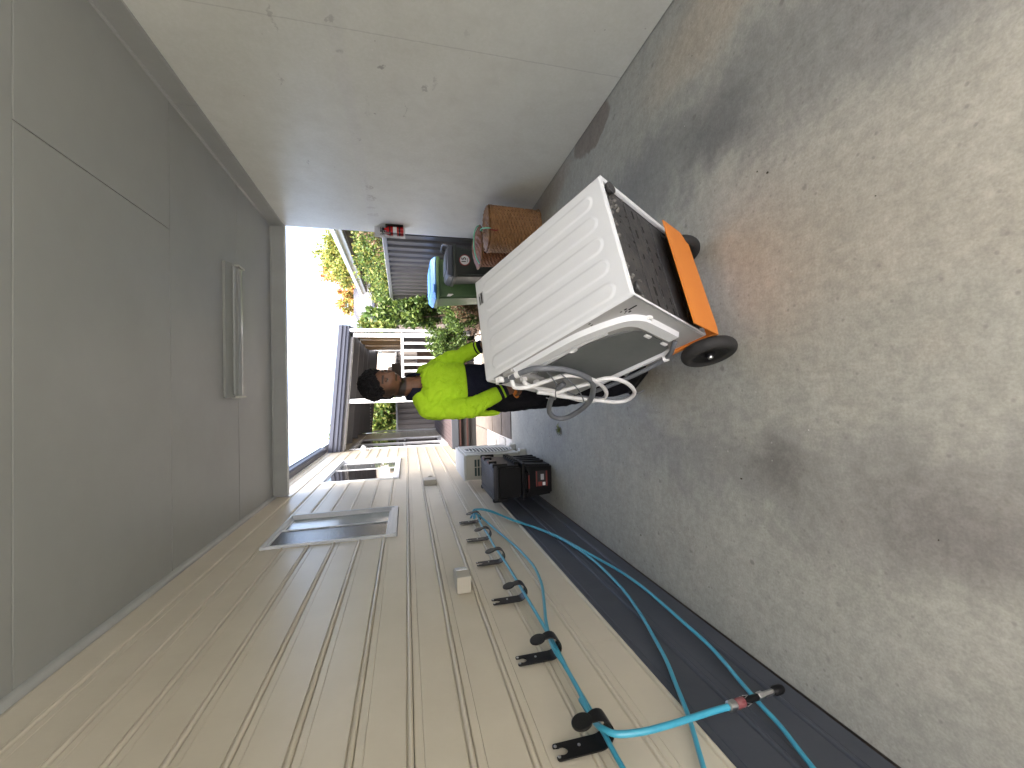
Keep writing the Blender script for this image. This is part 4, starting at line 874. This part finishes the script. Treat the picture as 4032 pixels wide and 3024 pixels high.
def peb3(): return (random.uniform(.15, .95)+.35*random.random(), random.uniform(8.3, 9.2), .012)
scatter('white_pebbles', 900, peb3, .014, .026, 'pebble', 'white pebbles in front of the deck beyond the worker', 'pebbles')
def mul(): return (random.uniform(1.12, 2.3), random.uniform(6.1, 11), -.03)
scatter('garden_mulch', 2500, mul, .012, .03, 'bark', 'bark mulch in the garden bed by the fence', 'mulch')

# ------------------------------------------------------------------ foliage
def leafmesh(name, pts, size, cols, m='leaf', parent=None, asp=.45, up=.3):
    vs, fs, cl = [], [], []
    for p, ci in pts:
        d = V(random.gauss(0, 1), random.gauss(0, 1), random.gauss(0, 1)+up).normalized(); n_ = d.orthogonal(); n_.rotate(Matrix.Rotation(random.random()*6.28, 3, d)); n_.normalize()
        s = size*random.uniform(.6, 1.3); w = n_*s*asp; f = d.cross(n_)*s*.10; k = len(vs)
        vs += [p, p+d*s*.45+w+f, p+d*s, p+d*s*.45-w+f]; fs += [(k, k+1, k+2, k+3)]
        c_ = cols[ci]; v_ = random.uniform(.7, 1.3); cl += [(c_[0]*v_, c_[1]*v_, c_[2]*v_, 1)]*4
    me = bpy.data.meshes.new(name); me.from_pydata([tuple(v) for v in vs], [], fs)
    ca = me.color_attributes.new('Col', 'FLOAT_COLOR', 'POINT'); ca.data.foreach_set('color', [x for c_ in cl for x in c_])
    return obj(name, me, m, parent)
def blobs(c, r, n, k, sp=.55, seed=1):      # clumped points through an ellipsoid
    rnd = random.Random(seed); c = V(c); cen = []
    for _ in range(k):
        d = V(rnd.gauss(0, 1), rnd.gauss(0, 1), rnd.gauss(0, 1)).normalized()*rnd.random()**.4
        cen.append((c+V(d.x*r[0], d.y*r[1], d.z*r[2]), rnd.uniform(.6, 1.1)))
    out = []
    for _ in range(n):
        q, s = rnd.choice(cen); d = V(rnd.gauss(0, 1), rnd.gauss(0, 1), rnd.gauss(0, 1)); d = d.normalized()*rnd.random()**.5
        out.append((q+V(d.x*r[0], d.y*r[1], d.z*r[2])*sp*s, rnd.random()))
    return out
def plant(name, label, cat, base, c, r, n, k, size, cols, asp=.45, sp=.5, seed=1, group=None, branches=7, up=.3):
    t = thing(name, label, cat, base, group)
    pts = [(p, min(int(u*len(cols)), len(cols)-1)) for p, u in blobs(c, r, n, k, sp, seed) if p.z > base[2]+.02]
    leafmesh('foliage' if cat != 'tree' else 'crown', pts, size, cols, 'leaf', t, asp, up)
    rnd = random.Random(seed+99); bm = bmesh.new(); b0 = V(base); c = V(c); th = max(.012, r[2]*.03)
    fork = b0.lerp(c, .55 if cat == 'tree' else .25)
    tube(bm, [b0, b0.lerp(fork, .5)+V(.02, .01, 0), fork], [th*1.6, th*1.2, th], 8)
    for _ in range(branches):
        d = V(rnd.gauss(0, 1), rnd.gauss(0, 1), rnd.gauss(.5, .6)).normalized(); e = c+V(d.x*r[0], d.y*r[1], d.z*r[2])*.85
        tube(bm, spl([fork, fork.lerp(e, .5)+V(rnd.uniform(-.1, .1), rnd.uniform(-.1, .1), .05)*r[2], e], 4), [th*.8*(1-.1*i)*.9 for i in range(9)], 5)
    obj('trunk' if cat == 'tree' else 'stem', bm, 'bark', t, True); return t
G1 = [(.055, .10, .022), (.04, .08, .018), (.085, .13, .03), (.03, .055, .014)]
G2 = [(.105, .155, .03), (.155, .19, .042), (.075, .12, .022), (.20, .21, .06)]
GY = [(.30, .30, .075), (.22, .25, .06), (.37, .34, .085), (.17, .20, .045)]
GO = [(.44, .19, .06), (.50, .27, .08), (.35, .13, .05), (.42, .33, .10)]
GD = [(.10, .06, .035), (.06, .05, .025), (.05, .07, .02), (.14, .09, .05)]
sg = 'shrubs behind the steel fence'
plant('shrub', 'brown twiggy shrub over the fence nearest the fire extinguisher', 'shrub', (3.0, 7.6, -.03), (3.0, 7.6, 1.75), (.55, 1.0, .55), 6500, 40, .055, GD+G1[:1]+G2[:1], .4, .45, 3, sg)
plant('shrub', 'broad green shrub above the middle of the steel fence', 'shrub', (3.15, 9.6, -.03), (3.15, 9.6, 1.9), (.6, 1.4, .62), 11000, 60, .058, G1+G2+GY[:1], .45, .42, 4, sg)
plant('shrub', 'dark green shrub over the far end of the steel fence', 'shrub', (3.1, 12.4, -.03), (3.1, 12.4, 1.95), (.6, 1.6, .55), 8500, 46, .06, G1+G2[:2], .45, .40, 5, sg)
plant('shrub', 'yellow-green shrub below the neighbour\'s grey roof', 'shrub', (3.75, 14.8, -.03), (3.75, 14.8, 2.05), (.6, .9, .6), 6000, 34, .065, G2+GY[:2], .45, .45, 6, sg)
plant('tree', 'olive green tree behind the neighbour\'s white eave', 'tree', (6.5, 20.5, -.03), (6.35, 20.5, 3.55), (1.75, 1.5, 1.55), 13000, 70, .12, GY+G2[:2], .42, .30, 8, None, 14)
plant('tree', 'orange autumn tree with bare upper branches against the sky', 'tree', (7.2, 26, -.03), (7.25, 26, 4.95), (1.25, 1.2, 1.3), 3000, 40, .13, GO, .5, .20, 10, None, 30)
plant('tree', 'golden autumn tree behind the grey roof', 'tree', (6.1, 28, -.03), (6.05, 28, 4.6), (.95, 1.0, .95), 3200, 34, .13, GO[1:]+GY[:2], .5, .28, 12, None, 14)
plant('tree', 'far yellow tree peeking over the patio gutter near the house', 'tree', (-2.6, 34, -.03), (-2.6, 34, 5.6), (1.4, 1.0, 1.5), 1500, 20, .2, GY+G2[:1], .5, .35, 14, None, 10)
plant('shrub', 'tall dark leafy shrub beside the white downpipe', 'shrub', (1.78, 9.2, -.03), (1.76, 9.2, 1.45), (.26, .45, .72), 3200, 26, .11, G1+G2[:1], .28, .42, 15, None, 8, .6)
plant('shrub', 'pale green pointed shrub top left of the grey roof', 'shrub', (1.80, 10.4, -.03), (1.75, 10.4, 2.0), (.30, .4, .45), 1700, 18, .11, G2+G1[:1], .25, .45, 16, None, 8, .8)
plant('shrub', 'bushy green shrub in front of the patio balusters', 'shrub', (1.15, 9.0, -.03), (1.15, 9.05, .62), (.38, .3, .42), 5200, 34, .055, G1+G2[2:3], .35, .42, 17)
plant('shrub', 'low green shrub at the foot of the downpipe', 'shrub', (1.62, 8.4, -.03), (1.62, 8.4, .42), (.30, .4, .38), 4200, 28, .05, G1+G2[2:3], .35, .45, 18)
plant('shrub', 'low reddish brown shrub beside the green bin', 'shrub', (1.72, 7.7, -.03), (1.72, 7.7, .36), (.32, .3, .36), 4000, 28, .045, GD, .4, .45, 19)
plant('shrub', 'leafy hedge plant above the back fence seen under the patio roof', 'shrub', (-.75, 16.4, -.03), (-.75, 16.4, 2.2), (1.0, .5, .75), 5200, 40, .12, G2+G1[:2], .45, .36, 20)

# ------------------------------------------------------------------ neighbours
nb = thing('neighbour_house', 'neighbour house with a long white eave behind the shrubs', 'house', (6, 12, 0))
bxo('wall', (4.35, 7.5, -.03), (8.5, 15.25, 2.72), 'nb_wall', nb)
bxo('fascia', (3.62, 7.3, 2.80), (3.67, 15.45, 2.98), 'white', nb); bxo('gutter', (3.51, 7.3, 2.90), (3.615, 15.45, 3.0), 'alu_white', nb, .01)
bxo('soffit', (3.675, 7.3, 2.76), (4.34, 15.4, 2.80), 'nb_dark', nb)
obj('roof', ([V(3.52, 7.2, 3.005), V(3.52, 15.5, 3.005), V(6.3, 15.5, 3.55), V(6.3, 7.2, 3.55), V(9, 15.5, 3.0), V(9, 7.2, 3.0)], [(0, 1, 2, 3), (3, 2, 4, 5)]), 'nb_roof', nb)
nb = thing('neighbour_house', 'far house with a grey corrugated gable roof beyond the fence', 'house', (4, 20, 0))
bxo('wall', (2.4, 19.2, -.03), (6.2, 24, 2.75), 'nb_wall', nb)
a, b_, c_, d_ = V(2.3, 18.9, 2.86), V(5.6, 18.9, 2.86), V(5.1, 21.2, 3.85), V(3.95, 21.2, 3.85)
o = obj('roof', ([a, b_, c_, d_, V(2.3, 23.5, 2.86), V(5.6, 23.5, 2.86)], [(0, 1, 2, 3), (3, 2, 5, 4), (0, 3, 4), (1, 5, 2)]), 'nb_roof', nb)
for k in range(24):
    t_ = k/23; p, q = a.lerp(b_, t_), d_.lerp(c_, t_); obj('roof_rib', tube(bmesh.new(), [p+V(0, -.01, .012), q+V(0, -.01, .012)], .018, 4), 'nb_roof', nb)
bxo('gutter', (2.2, 18.8, 2.76), (5.65, 18.89, 2.86), 'gutter', nb); bxo('window', (3.05, 19.17, 1.3), (4.1, 19.195, 2.35), 'glass_dark', nb)
bxo('window_frame', (3.0, 19.15, 2.35), (4.15, 19.198, 2.43), 'white', nb); bxo('window_frame', (3.52, 19.15, 1.3), (3.58, 19.168, 2.35), 'white', nb)
t = thing('street_light', 'small globe garden light on a dark bracket by the far house', 'light', (2.75, 14.1, 0))
obj('post', tube(bmesh.new(), [(2.75, 14.1, -.03), (2.75, 14.1, 2.18), (2.8, 14.1, 2.24)], .02, 8), 'hookblack', t); b = bmesh.new(); bmesh.ops.create_icosphere(b, subdivisions=2, radius=.085, matrix=Matrix.Translation((2.82, 14.1, 2.3))); obj('globe', b, 'sticker', t, True)
nb = thing('neighbour_house', 'pale house glimpsed through the back of the patio', 'house', (1.5, 24, 0))
bxo('wall', (.1, 22.5, -.03), (2.2, 26, 3.4), 'nb_wall', nb); bxo('roof', (-.1, 22.2, 3.4), (2.3, 26.2, 3.6), 'nb_dark', nb); bxo('window', (.9, 22.47, 1.4), (1.5, 22.495, 2.4), 'glass_dark', nb)

# ------------------------------------------------------------------ the worker
def remesh(name, bm, voxel, it, m, parent, disp=None, colfn=None, fac=.5):
    bmesh.ops.recalc_face_normals(bm, faces=bm.faces); me = bpy.data.meshes.new('tmp'); bm.to_mesh(me); bm.free()
    o = bpy.data.objects.new('tmp', me); COL.objects.link(o)
    md = o.modifiers.new('r', 'REMESH'); md.mode = 'VOXEL'; md.voxel_size = voxel
    sm = o.modifiers.new('s', 'SMOOTH'); sm.iterations = it; sm.factor = fac
    me2 = bpy.data.meshes.new_from_object(o.evaluated_get(bpy.context.evaluated_depsgraph_get())); bpy.data.objects.remove(o); bpy.data.meshes.remove(me)
    if disp:
        ns = [v.normal.copy() for v in me2.vertices]
        for v, n_ in zip(me2.vertices, ns): v.co += n_*disp(v.co)
    if colfn:
        ca = me2.color_attributes.new('Col', 'FLOAT_COLOR', 'POINT'); ca.data.foreach_set('color', [x for v in me2.vertices for x in (*colfn(v.co), 1)])
    return obj(name, me2, m, parent, True)
def cap(bm, p, q, r0, r1, n=14):
    p, q = V(p), V(q); d = q-p; L = d.length; P = []
    for k in range(6): a = -math.pi/2+math.pi/2*k/6; P.append((max(r0*math.cos(a), .0005), r0*math.sin(a)))
    P += [(r0, 0), (r1, L)]
    for k in range(1, 7): a = math.pi/2*k/6; P.append((max(r1*math.cos(a), .0005), L+r1*math.sin(a)))
    return lathe(bm, P, n, along(p, d))
def chain(bm, pts, n=14):
    for (p, r), (q, r2) in zip(pts, pts[1:]): cap(bm, p, q, r, r2, n)
def ell(bm, c, ax, rad):
    b = bmesh.new(); bmesh.ops.create_uvsphere(b, u_segments=32, v_segments=20, radius=1)
    return merge(bm, b, frame(c, ax[0]*rad[0], ax[1]*rad[1], ax[2]*rad[2]))
def loft(bm, rings, n=36, sq=2.4):
    b = bmesh.new(); R_ = []
    for c_, ax, ay, rx, ry in rings: R_.append([b.verts.new(V(c_)+ax*x_+ay*y_) for x_, y_, _ in sup(rx, ry, 0, n, sq)])
    for A, B in zip(R_, R_[1:]):
        for j in range(n): b.faces.new((A[j], A[(j+1) % n], B[(j+1) % n], B[j]))
    b.faces.new(R_[0][::-1]); b.faces.new(R_[-1]); return merge(bm, b)
UP = V(0, 0, 1); yw = R(33); bf = V(math.sin(yw), -math.cos(yw), 0); br = V(-math.cos(yw), -math.sin(yw), 0)   # body front, his right
man = thing('person', 'man in a lime hi-vis jacket and black trousers wheeling the hand truck backwards', 'person', (.06, 2.62, 0))
shR, elR, wrR = V(-.078, 2.56, 1.372), V(-.088, 2.50, 1.145), V(.018, 2.475, .915)
shL, elL, wrL = V(.140, 2.735, 1.368), V(.228, 2.735, 1.205), V(.300, 2.615, 1.035)
hdR, hdL = V(.018, 2.482, .86), V(.338, 2.585, .965)
hipR, knR, anR = V(-.028, 2.62, .92), V(-.022, 2.575, .50), V(.035, 2.54, .10)
hipL, knL, anL = V(.115, 2.715, .92), V(.17, 2.68, .50), V(.18, 2.84, .10)
hc = V(.072, 2.605, 1.624); hy = R(36); hp_ = R(14)
hf = V(math.sin(hy)*math.cos(hp_), -math.cos(hy)*math.cos(hp_), -math.sin(hp_)); hr_ = V(-math.cos(hy), -math.sin(hy), 0); hu = hr_.cross(hf)
if hu.z < 0: hu = -hu
roll = R(-4); hr_, hu = hr_*math.cos(roll)+hu*math.sin(roll), hu*math.cos(roll)-hr_*math.sin(roll)
def gs(x, z, cx, cz, sx, sz): return math.exp(-((x-cx)/sx)**2-((z-cz)/sz)**2)
def head_mesh():
    b = bmesh.new(); bmesh.ops.create_uvsphere(b, u_segments=96, v_segments=72, radius=1)
    for v in b.verts:
        x, y, z = v.co; X_, Y_, Z_ = x*.076, y*.097, z*.117
        if z < 0: t_ = (-z)**1.4; X_ *= 1-.30*t_; Y_ *= (1-.10*t_) if y > 0 else (1-.42*t_)
        if y < 0: Z_ *= 1+.04*y
        if y > 0:
            f = min(y*3, 1); ax = abs(X_)
            d = .025*gs(X_, Z_, 0, -.026, .0125, .016)+.013*gs(X_, Z_, 0, -.004, .009, .028)+.006*gs(X_, Z_, 0, -.034, .022, .009)
            d += .006*gs(ax, Z_, .026, .026, .020, .008)-.0105*gs(ax, Z_, .031, .008, .014, .011)+.006*gs(ax, Z_, .048, -.020, .018, .016)
            d += .0065*gs(X_, Z_, 0, -.056, .021, .0065)+.0075*gs(X_, Z_, 0, -.068, .018, .006)-.004*gs(X_, Z_, 0, -.062, .024, .003)+.011*gs(X_, Z_, 0, -.097, .022, .014)-.004*gs(X_, Z_, 0, -.080, .03, .006)
            Y_ += d*f
        v.co = (X_, Y_, Z_)
    return b
HF = frame(hc, hr_, hf, hu); HI = HF.inverted()
def skincol(p):
    q = HI @ p; base = V(.135, .064, .036)
    n_ = noise.noise(p*60)*.12; base *= 1+n_
    if abs(q.x) < .1 and abs(q.z) < .14 and q.y > -.06:
        ax = abs(q.x)
        beard = 0
        if q.z < -.066 and not (ax < .022 and -.082 < q.z < -.05): beard = min((-.066-q.z)/.012, 1)*(1 if q.z < -.072 else .6)
        if q.z < -.112: beard = max(0, 1-(-.112-q.z)/.008)
        if ax > .046 and -.095 < q.z < .03 and q.y < .06: beard = max(beard, .85*min(1, (ax-.046)/.016)*min(1, (.03-q.z)/.03)*min(1, (.06-q.y)/.03))
        if ax < .03 and -.054 < q.z < -.040 and q.y > .06: beard = max(beard, .75)
        if .010 < ax < .052 and abs(q.z-(.031-.12*(ax-.03)**2*40)) < .0055 and q.y > .04: beard = max(beard, .95)
        base = base.lerp(V(.014, .009, .008), beard)
        if ax < .020 and -.076 < q.z < -.056 and q.y > .07: base = base.lerp(V(.13, .045, .04), .7)
        if q.z > .045: base = base*.9
    return base
bm = merge(bmesh.new(), head_mesh(), HF)
for s_ in (1, -1): ell(bm, hc+hr_*.0755*s_-hf*.012-hu*.012, (hr_, hf, hu), (.010, .019, .032))
nk = V(.055, 2.635, 1.44); chain(bm, [(hc-hu*.075-hf*.022, .057), (nk, .062), (V(.045, 2.65, 1.33), .075)])
loft(bm, [(V(.045, 2.66, .90), br, bf, .145, .095), (V(.045, 2.655, 1.1), br, bf, .135, .09), (V(.042, 2.645, 1.3), br, bf, .15, .095), (V(.045, 2.64, 1.40), br, bf, .12, .075), (V(.05, 2.637, 1.44), br, bf, .06, .05)])
chain(bm, [(shR, .044), (elR, .036), (wrR, .027)]); chain(bm, [(shL, .044), (elL, .036), (wrL, .027)])
chain(bm, [(hipR, .080), (knR, .055), (anR, .040)]); chain(bm, [(hipL, .080), (knL, .055), (anL, .040)])
for an in (anR, anL): chain(bm, [(an, .038), (an-UP*.055+bf*.03, .034), (an-UP*.06+bf*.15, .026)])
# hands: palm, four unequal fingers closed round the grip, thumb from the side of the palm
def hand(bm, wr, hd, gd, side):              # gd: direction of the grip bar
    ad = (hd-wr).normalized(); gd = (gd-ad*gd.dot(ad)).normalized(); nn = ad.cross(gd).normalized()*side
    chain(bm, [(wr, .026), (wr.lerp(hd, .55), .029)])
    for k in range(4):
        o_ = gd*(.027-.018*k); l = (.96, 1.05, 1.0, .84)[k]; k0 = wr.lerp(hd, .45)+o_*.8-nn*.004; k1 = hd+o_+ad*.012-nn*.010
        chain(bm, [(k0, .013), (k1, .0115)], 10)
        p1 = k1+(ad*.022-nn*.020)*l; p2 = p1+(ad*.012+nn*.022)*0+(-nn*-.026-ad*.004)*l; p3 = p2+(nn*.010-ad*.020)*l
        chain(bm, [(k1, .0100), (k1+(ad*.026+nn*.006)*l, .0095), (k1+(ad*.024+nn*.032)*l, .0090), (k1+(ad*.004+nn*.040)*l, .0078)], 10)
    t0 = wr.lerp(hd, .35)+gd*.024; t1 = t0+gd*.022+ad*.022+nn*.012; t2 = t1+ad*.026+nn*.016-gd*.006; chain(bm, [(t0, .014), (t1, .0115), (t2, .0095), (t2+ad*.016+nn*.008-gd*.006, .008)], 10)
def tipdir(a, b): return ((MF @ V(b))-(MF @ V(a))).normalized()
hand(bm, wrR, hdR, tipdir((.118, 1.135, -.485), (.13, 1.105, -.44)), 1); hand(bm, wrL, hdL, tipdir((.455, 1.17, -.47), (.474, 1.12, -.34)), 1)
remesh('body', bm, .0048, 3, 'skin', man, None, skincol)
for s_ in (1, -1):
    e_ = hc+hr_*.031*s_+hf*.0795+hu*.008
    b = bmesh.new(); bmesh.ops.create_uvsphere(b, u_segments=16, v_segments=12, radius=.0115, matrix=Matrix.Translation(e_)); o = obj('eye', b, mat('eye_white', (.20, .17, .15), .3), man, True)
    b = bmesh.new(); bmesh.ops.create_uvsphere(b, u_segments=14, v_segments=10, radius=.006, matrix=Matrix.Translation(e_+(hf*.9-hu*.25+hr_*.0).normalized()*.0075)); obj('iris', b, 'ink', o, True)
    b = bmesh.new(); bmesh.ops.create_uvsphere(b, u_segments=16, v_segments=12, radius=.0128, matrix=frame(e_+hu*.0045-hf*.0005, hr_*1.25, hf, hu*.72)); me = obj('eyelid', b, mat('eyelid_skin', (.095, .045, .026), .5), man, True)
# hair: short dense curls
bm = bmesh.new(); rnd = random.Random(5)
ell(bm, hc-hf*.014+hu*.042, (hr_, hf, hu), (.0855, .098, .096))
ell(bm, hc-hf*.052-hu*.020, (hr_, hf, hu), (.069, .048, .056))
for _ in range(420):
    d = V(rnd.gauss(0, 1), rnd.gauss(0, 1), rnd.gauss(.5, 1)).normalized()
    if d.z < -.15 or (d.y > .55 and d.z < .38): continue
    p = hc-hf*.012+hu*.044+hr_*d.x*.087+hf*d.y*.100+hu*d.z*.098
    b = bmesh.new(); bmesh.ops.create_icosphere(b, subdivisions=1, radius=rnd.uniform(.009, .016), matrix=Matrix.Translation(p)); merge(bm, b)
remesh('hair', bm, .004, 1, 'hair', man, lambda p: .004*noise.noise(p*150)+.005*noise.noise(p*60))
# trousers, boots
bm = bmesh.new(); loft(bm, [(V(.045, 2.662, .84), br, bf, .165, .112), (V(.045, 2.66, .93), br, bf, .168, .115), (V(.045, 2.658, 1.02), br, bf, .158, .108)])
chain(bm, [(hipR-UP*.03, .096), (knR, .076), (anR+UP*.0, .066)]); chain(bm, [(hipL-UP*.03, .096), (knL, .076), (anL, .066)])
remesh('trousers', bm, .008, 4, 'trouser', man, lambda p: .005*noise.noise(V(p.x*14, p.y*14, p.z*26))+.003*noise.noise(p*40))
for an in (anR, anL):
    bm = bmesh.new(); q = an-UP*.1; chain(bm, [(an+UP*.03, .050), (an-UP*.045, .052)]); chain(bm, [(q+UP*.045-bf*.03, .043), (q+UP*.042+bf*.09, .042), (q+UP*.036+bf*.16, .034)])
    box(bm, (-.042, -.075, 0), (.042, .195, .022), .008, frame(q, br, bf, UP)); remesh('boot', bm, .006, 2, 'greyblack', man)
# jacket: lime upper, navy lower band, cuffs and collar
def fold(p):
    q = V(p.x*7+p.z*5, p.y*7, p.z*13-p.x*6); w = noise.noise(q); w2 = noise.noise(V(p.x*13+3, p.y*13, p.z*24+p.x*9))
    k_ = min(1, max(0, (p.z-1.145)/.05)) if (p-V(.045, 2.655, p.z)).length < .17 else 1
    k_ *= min(1, max(0, (1.425-p.z)/.05)); k_ *= min(1, max(0, ((p-wrR).length-.10)/.06))*min(1, max(0, ((p-wrL).length-.10)/.06))
    return k_*(.014*w-.015*max(0, .08-abs(w2))/.08+.0015*noise.noise(p*40))
bm = bmesh.new(); loft(bm, [(V(.044, 2.655, 1.138), br, bf, .158, .120), (V(.043, 2.652, 1.20), br, bf, .166, .125), (V(.042, 2.648, 1.30), br, bf, .180, .126), (V(.042, 2.645, 1.37), br, bf, .160, .112), (V(.045, 2.645, 1.42), br, (bf-UP*.22).normalized(), .118, .092), (V(.05, 2.645, 1.452), br, (bf-UP*.55).normalized(), .074, .070)])
eR = wrR.lerp(elR, .27); eL = wrL.lerp(elL, .27)
chain(bm, [(shR+V(.05, .03, .035), .060), (shR, .068), (shR.lerp(elR, .55)+V(-.006, 0, 0), .064), (elR+V(-.004, .004, 0), .059), (eR, .0495)]); chain(bm, [(shL+V(-.05, -.03, .035), .060), (shL, .066), (shL.lerp(elL, .55), .062), (elL, .058), (eL, .0495)])
jk = remesh('jacket', bm, .0065, 4, 'hivis', man, fold)
bm = bmesh.new(); loft(bm, [(V(.045, 2.66, .90), br, bf, .160, .120), (V(.045, 2.657, 1.0), br, bf, .158, .118), (V(.044, 2.655, 1.10), br, bf, .155, .117), (V(.044, 2.655, 1.160), br, bf, .152, .114)])
remesh('jacket_band', bm, .008, 3, 'navy', man, lambda p: .005*noise.noise(V(p.x*12, p.y*12, p.z*20))-.002)
bm = bmesh.new(); q0 = V(.045, 2.655, 0)+br*.135-bf*.092; chain(bm, [(q0+UP*1.20, .035), (q0+UP*1.10-bf*.006, .026), (q0+UP*1.0-bf*.004+br*.006, .024), (q0+UP*.93+br*.004, .020)]); remesh('jacket_tail', bm, .007, 3, 'hivis', man, lambda p: .004*noise.noise(p*25))
for w_, e_ in ((wrR, elR), (wrL, elL)):
    d = (w_-e_).normalized(); p = w_-d*.075; F = along(p, d)
    cf_ = obj('cuff', lathe(bmesh.new(), [(.030, -.012), (.040, -.010), (.0405, .02), (.0415, .055), (.0405, .082), (.033, .085)], 24, F), 'navy', man, True, 50)
    obj('cuff_stripe', lathe(bmesh.new(), [(.0425, .052), (.0432, .053), (.0428, .062), (.042, .063)], 24, F, False), 'hivis', cf_, True)
# collar: standing band, open at the throat
b = bmesh.new(); rows = []; nA = 34
for i in range(nA+1):
    a = R(40)+R(280)*i/nA; d = bf*math.cos(a)+br*math.sin(a); drop = .050*max(0, math.cos(a))
    c0 = V(.053, 2.637, 1.452); rows.append([b.verts.new(c0+d*r_+UP*(z_-drop)) for r_, z_ in ((.074, -.012), (.083, .0), (.086, .030), (.080, .052), (.072, .050), (.068, .02))])
for A, B in zip(rows, rows[1:]):
    for j in range(6): b.faces.new((A[j], A[(j+1) % 6], B[(j+1) % 6], B[j]))
b.faces.new(rows[0]); b.faces.new(rows[-1][::-1]); obj('collar', b, 'navy', man, True, 60)

# ------------------------------------------------------------------ weed and litter on the slab
t = thing('weed', 'small dry weed tuft growing from the concrete in front of the path', 'weed', (-.38, 3.99, 0))
bm = bmesh.new()
for k in range(22):
    a = random.random()*6.28; l = random.uniform(.03, .085); h = random.uniform(.01, .04); p = V(-.38, 3.99, 0)
    tube(bm, [p, p+V(math.cos(a)*l*.5, math.sin(a)*l*.5, h), p+V(math.cos(a)*l, math.sin(a)*l, h*.4)], [.004, .0035, .001], 4)
obj('blade', bm, 'weed', t)
def lit(): return (random.uniform(-1.1, 1.9), random.uniform(.6, 5.6), 0)
scatter('leaf_litter', 40, lit, .0025, .006, 'litter', 'scattered dark leaf bits on the concrete', 'litter'); scatter('pale_grit', 30, lit, .0015, .003, 'grit', 'scattered pale grit on the concrete', 'grit')
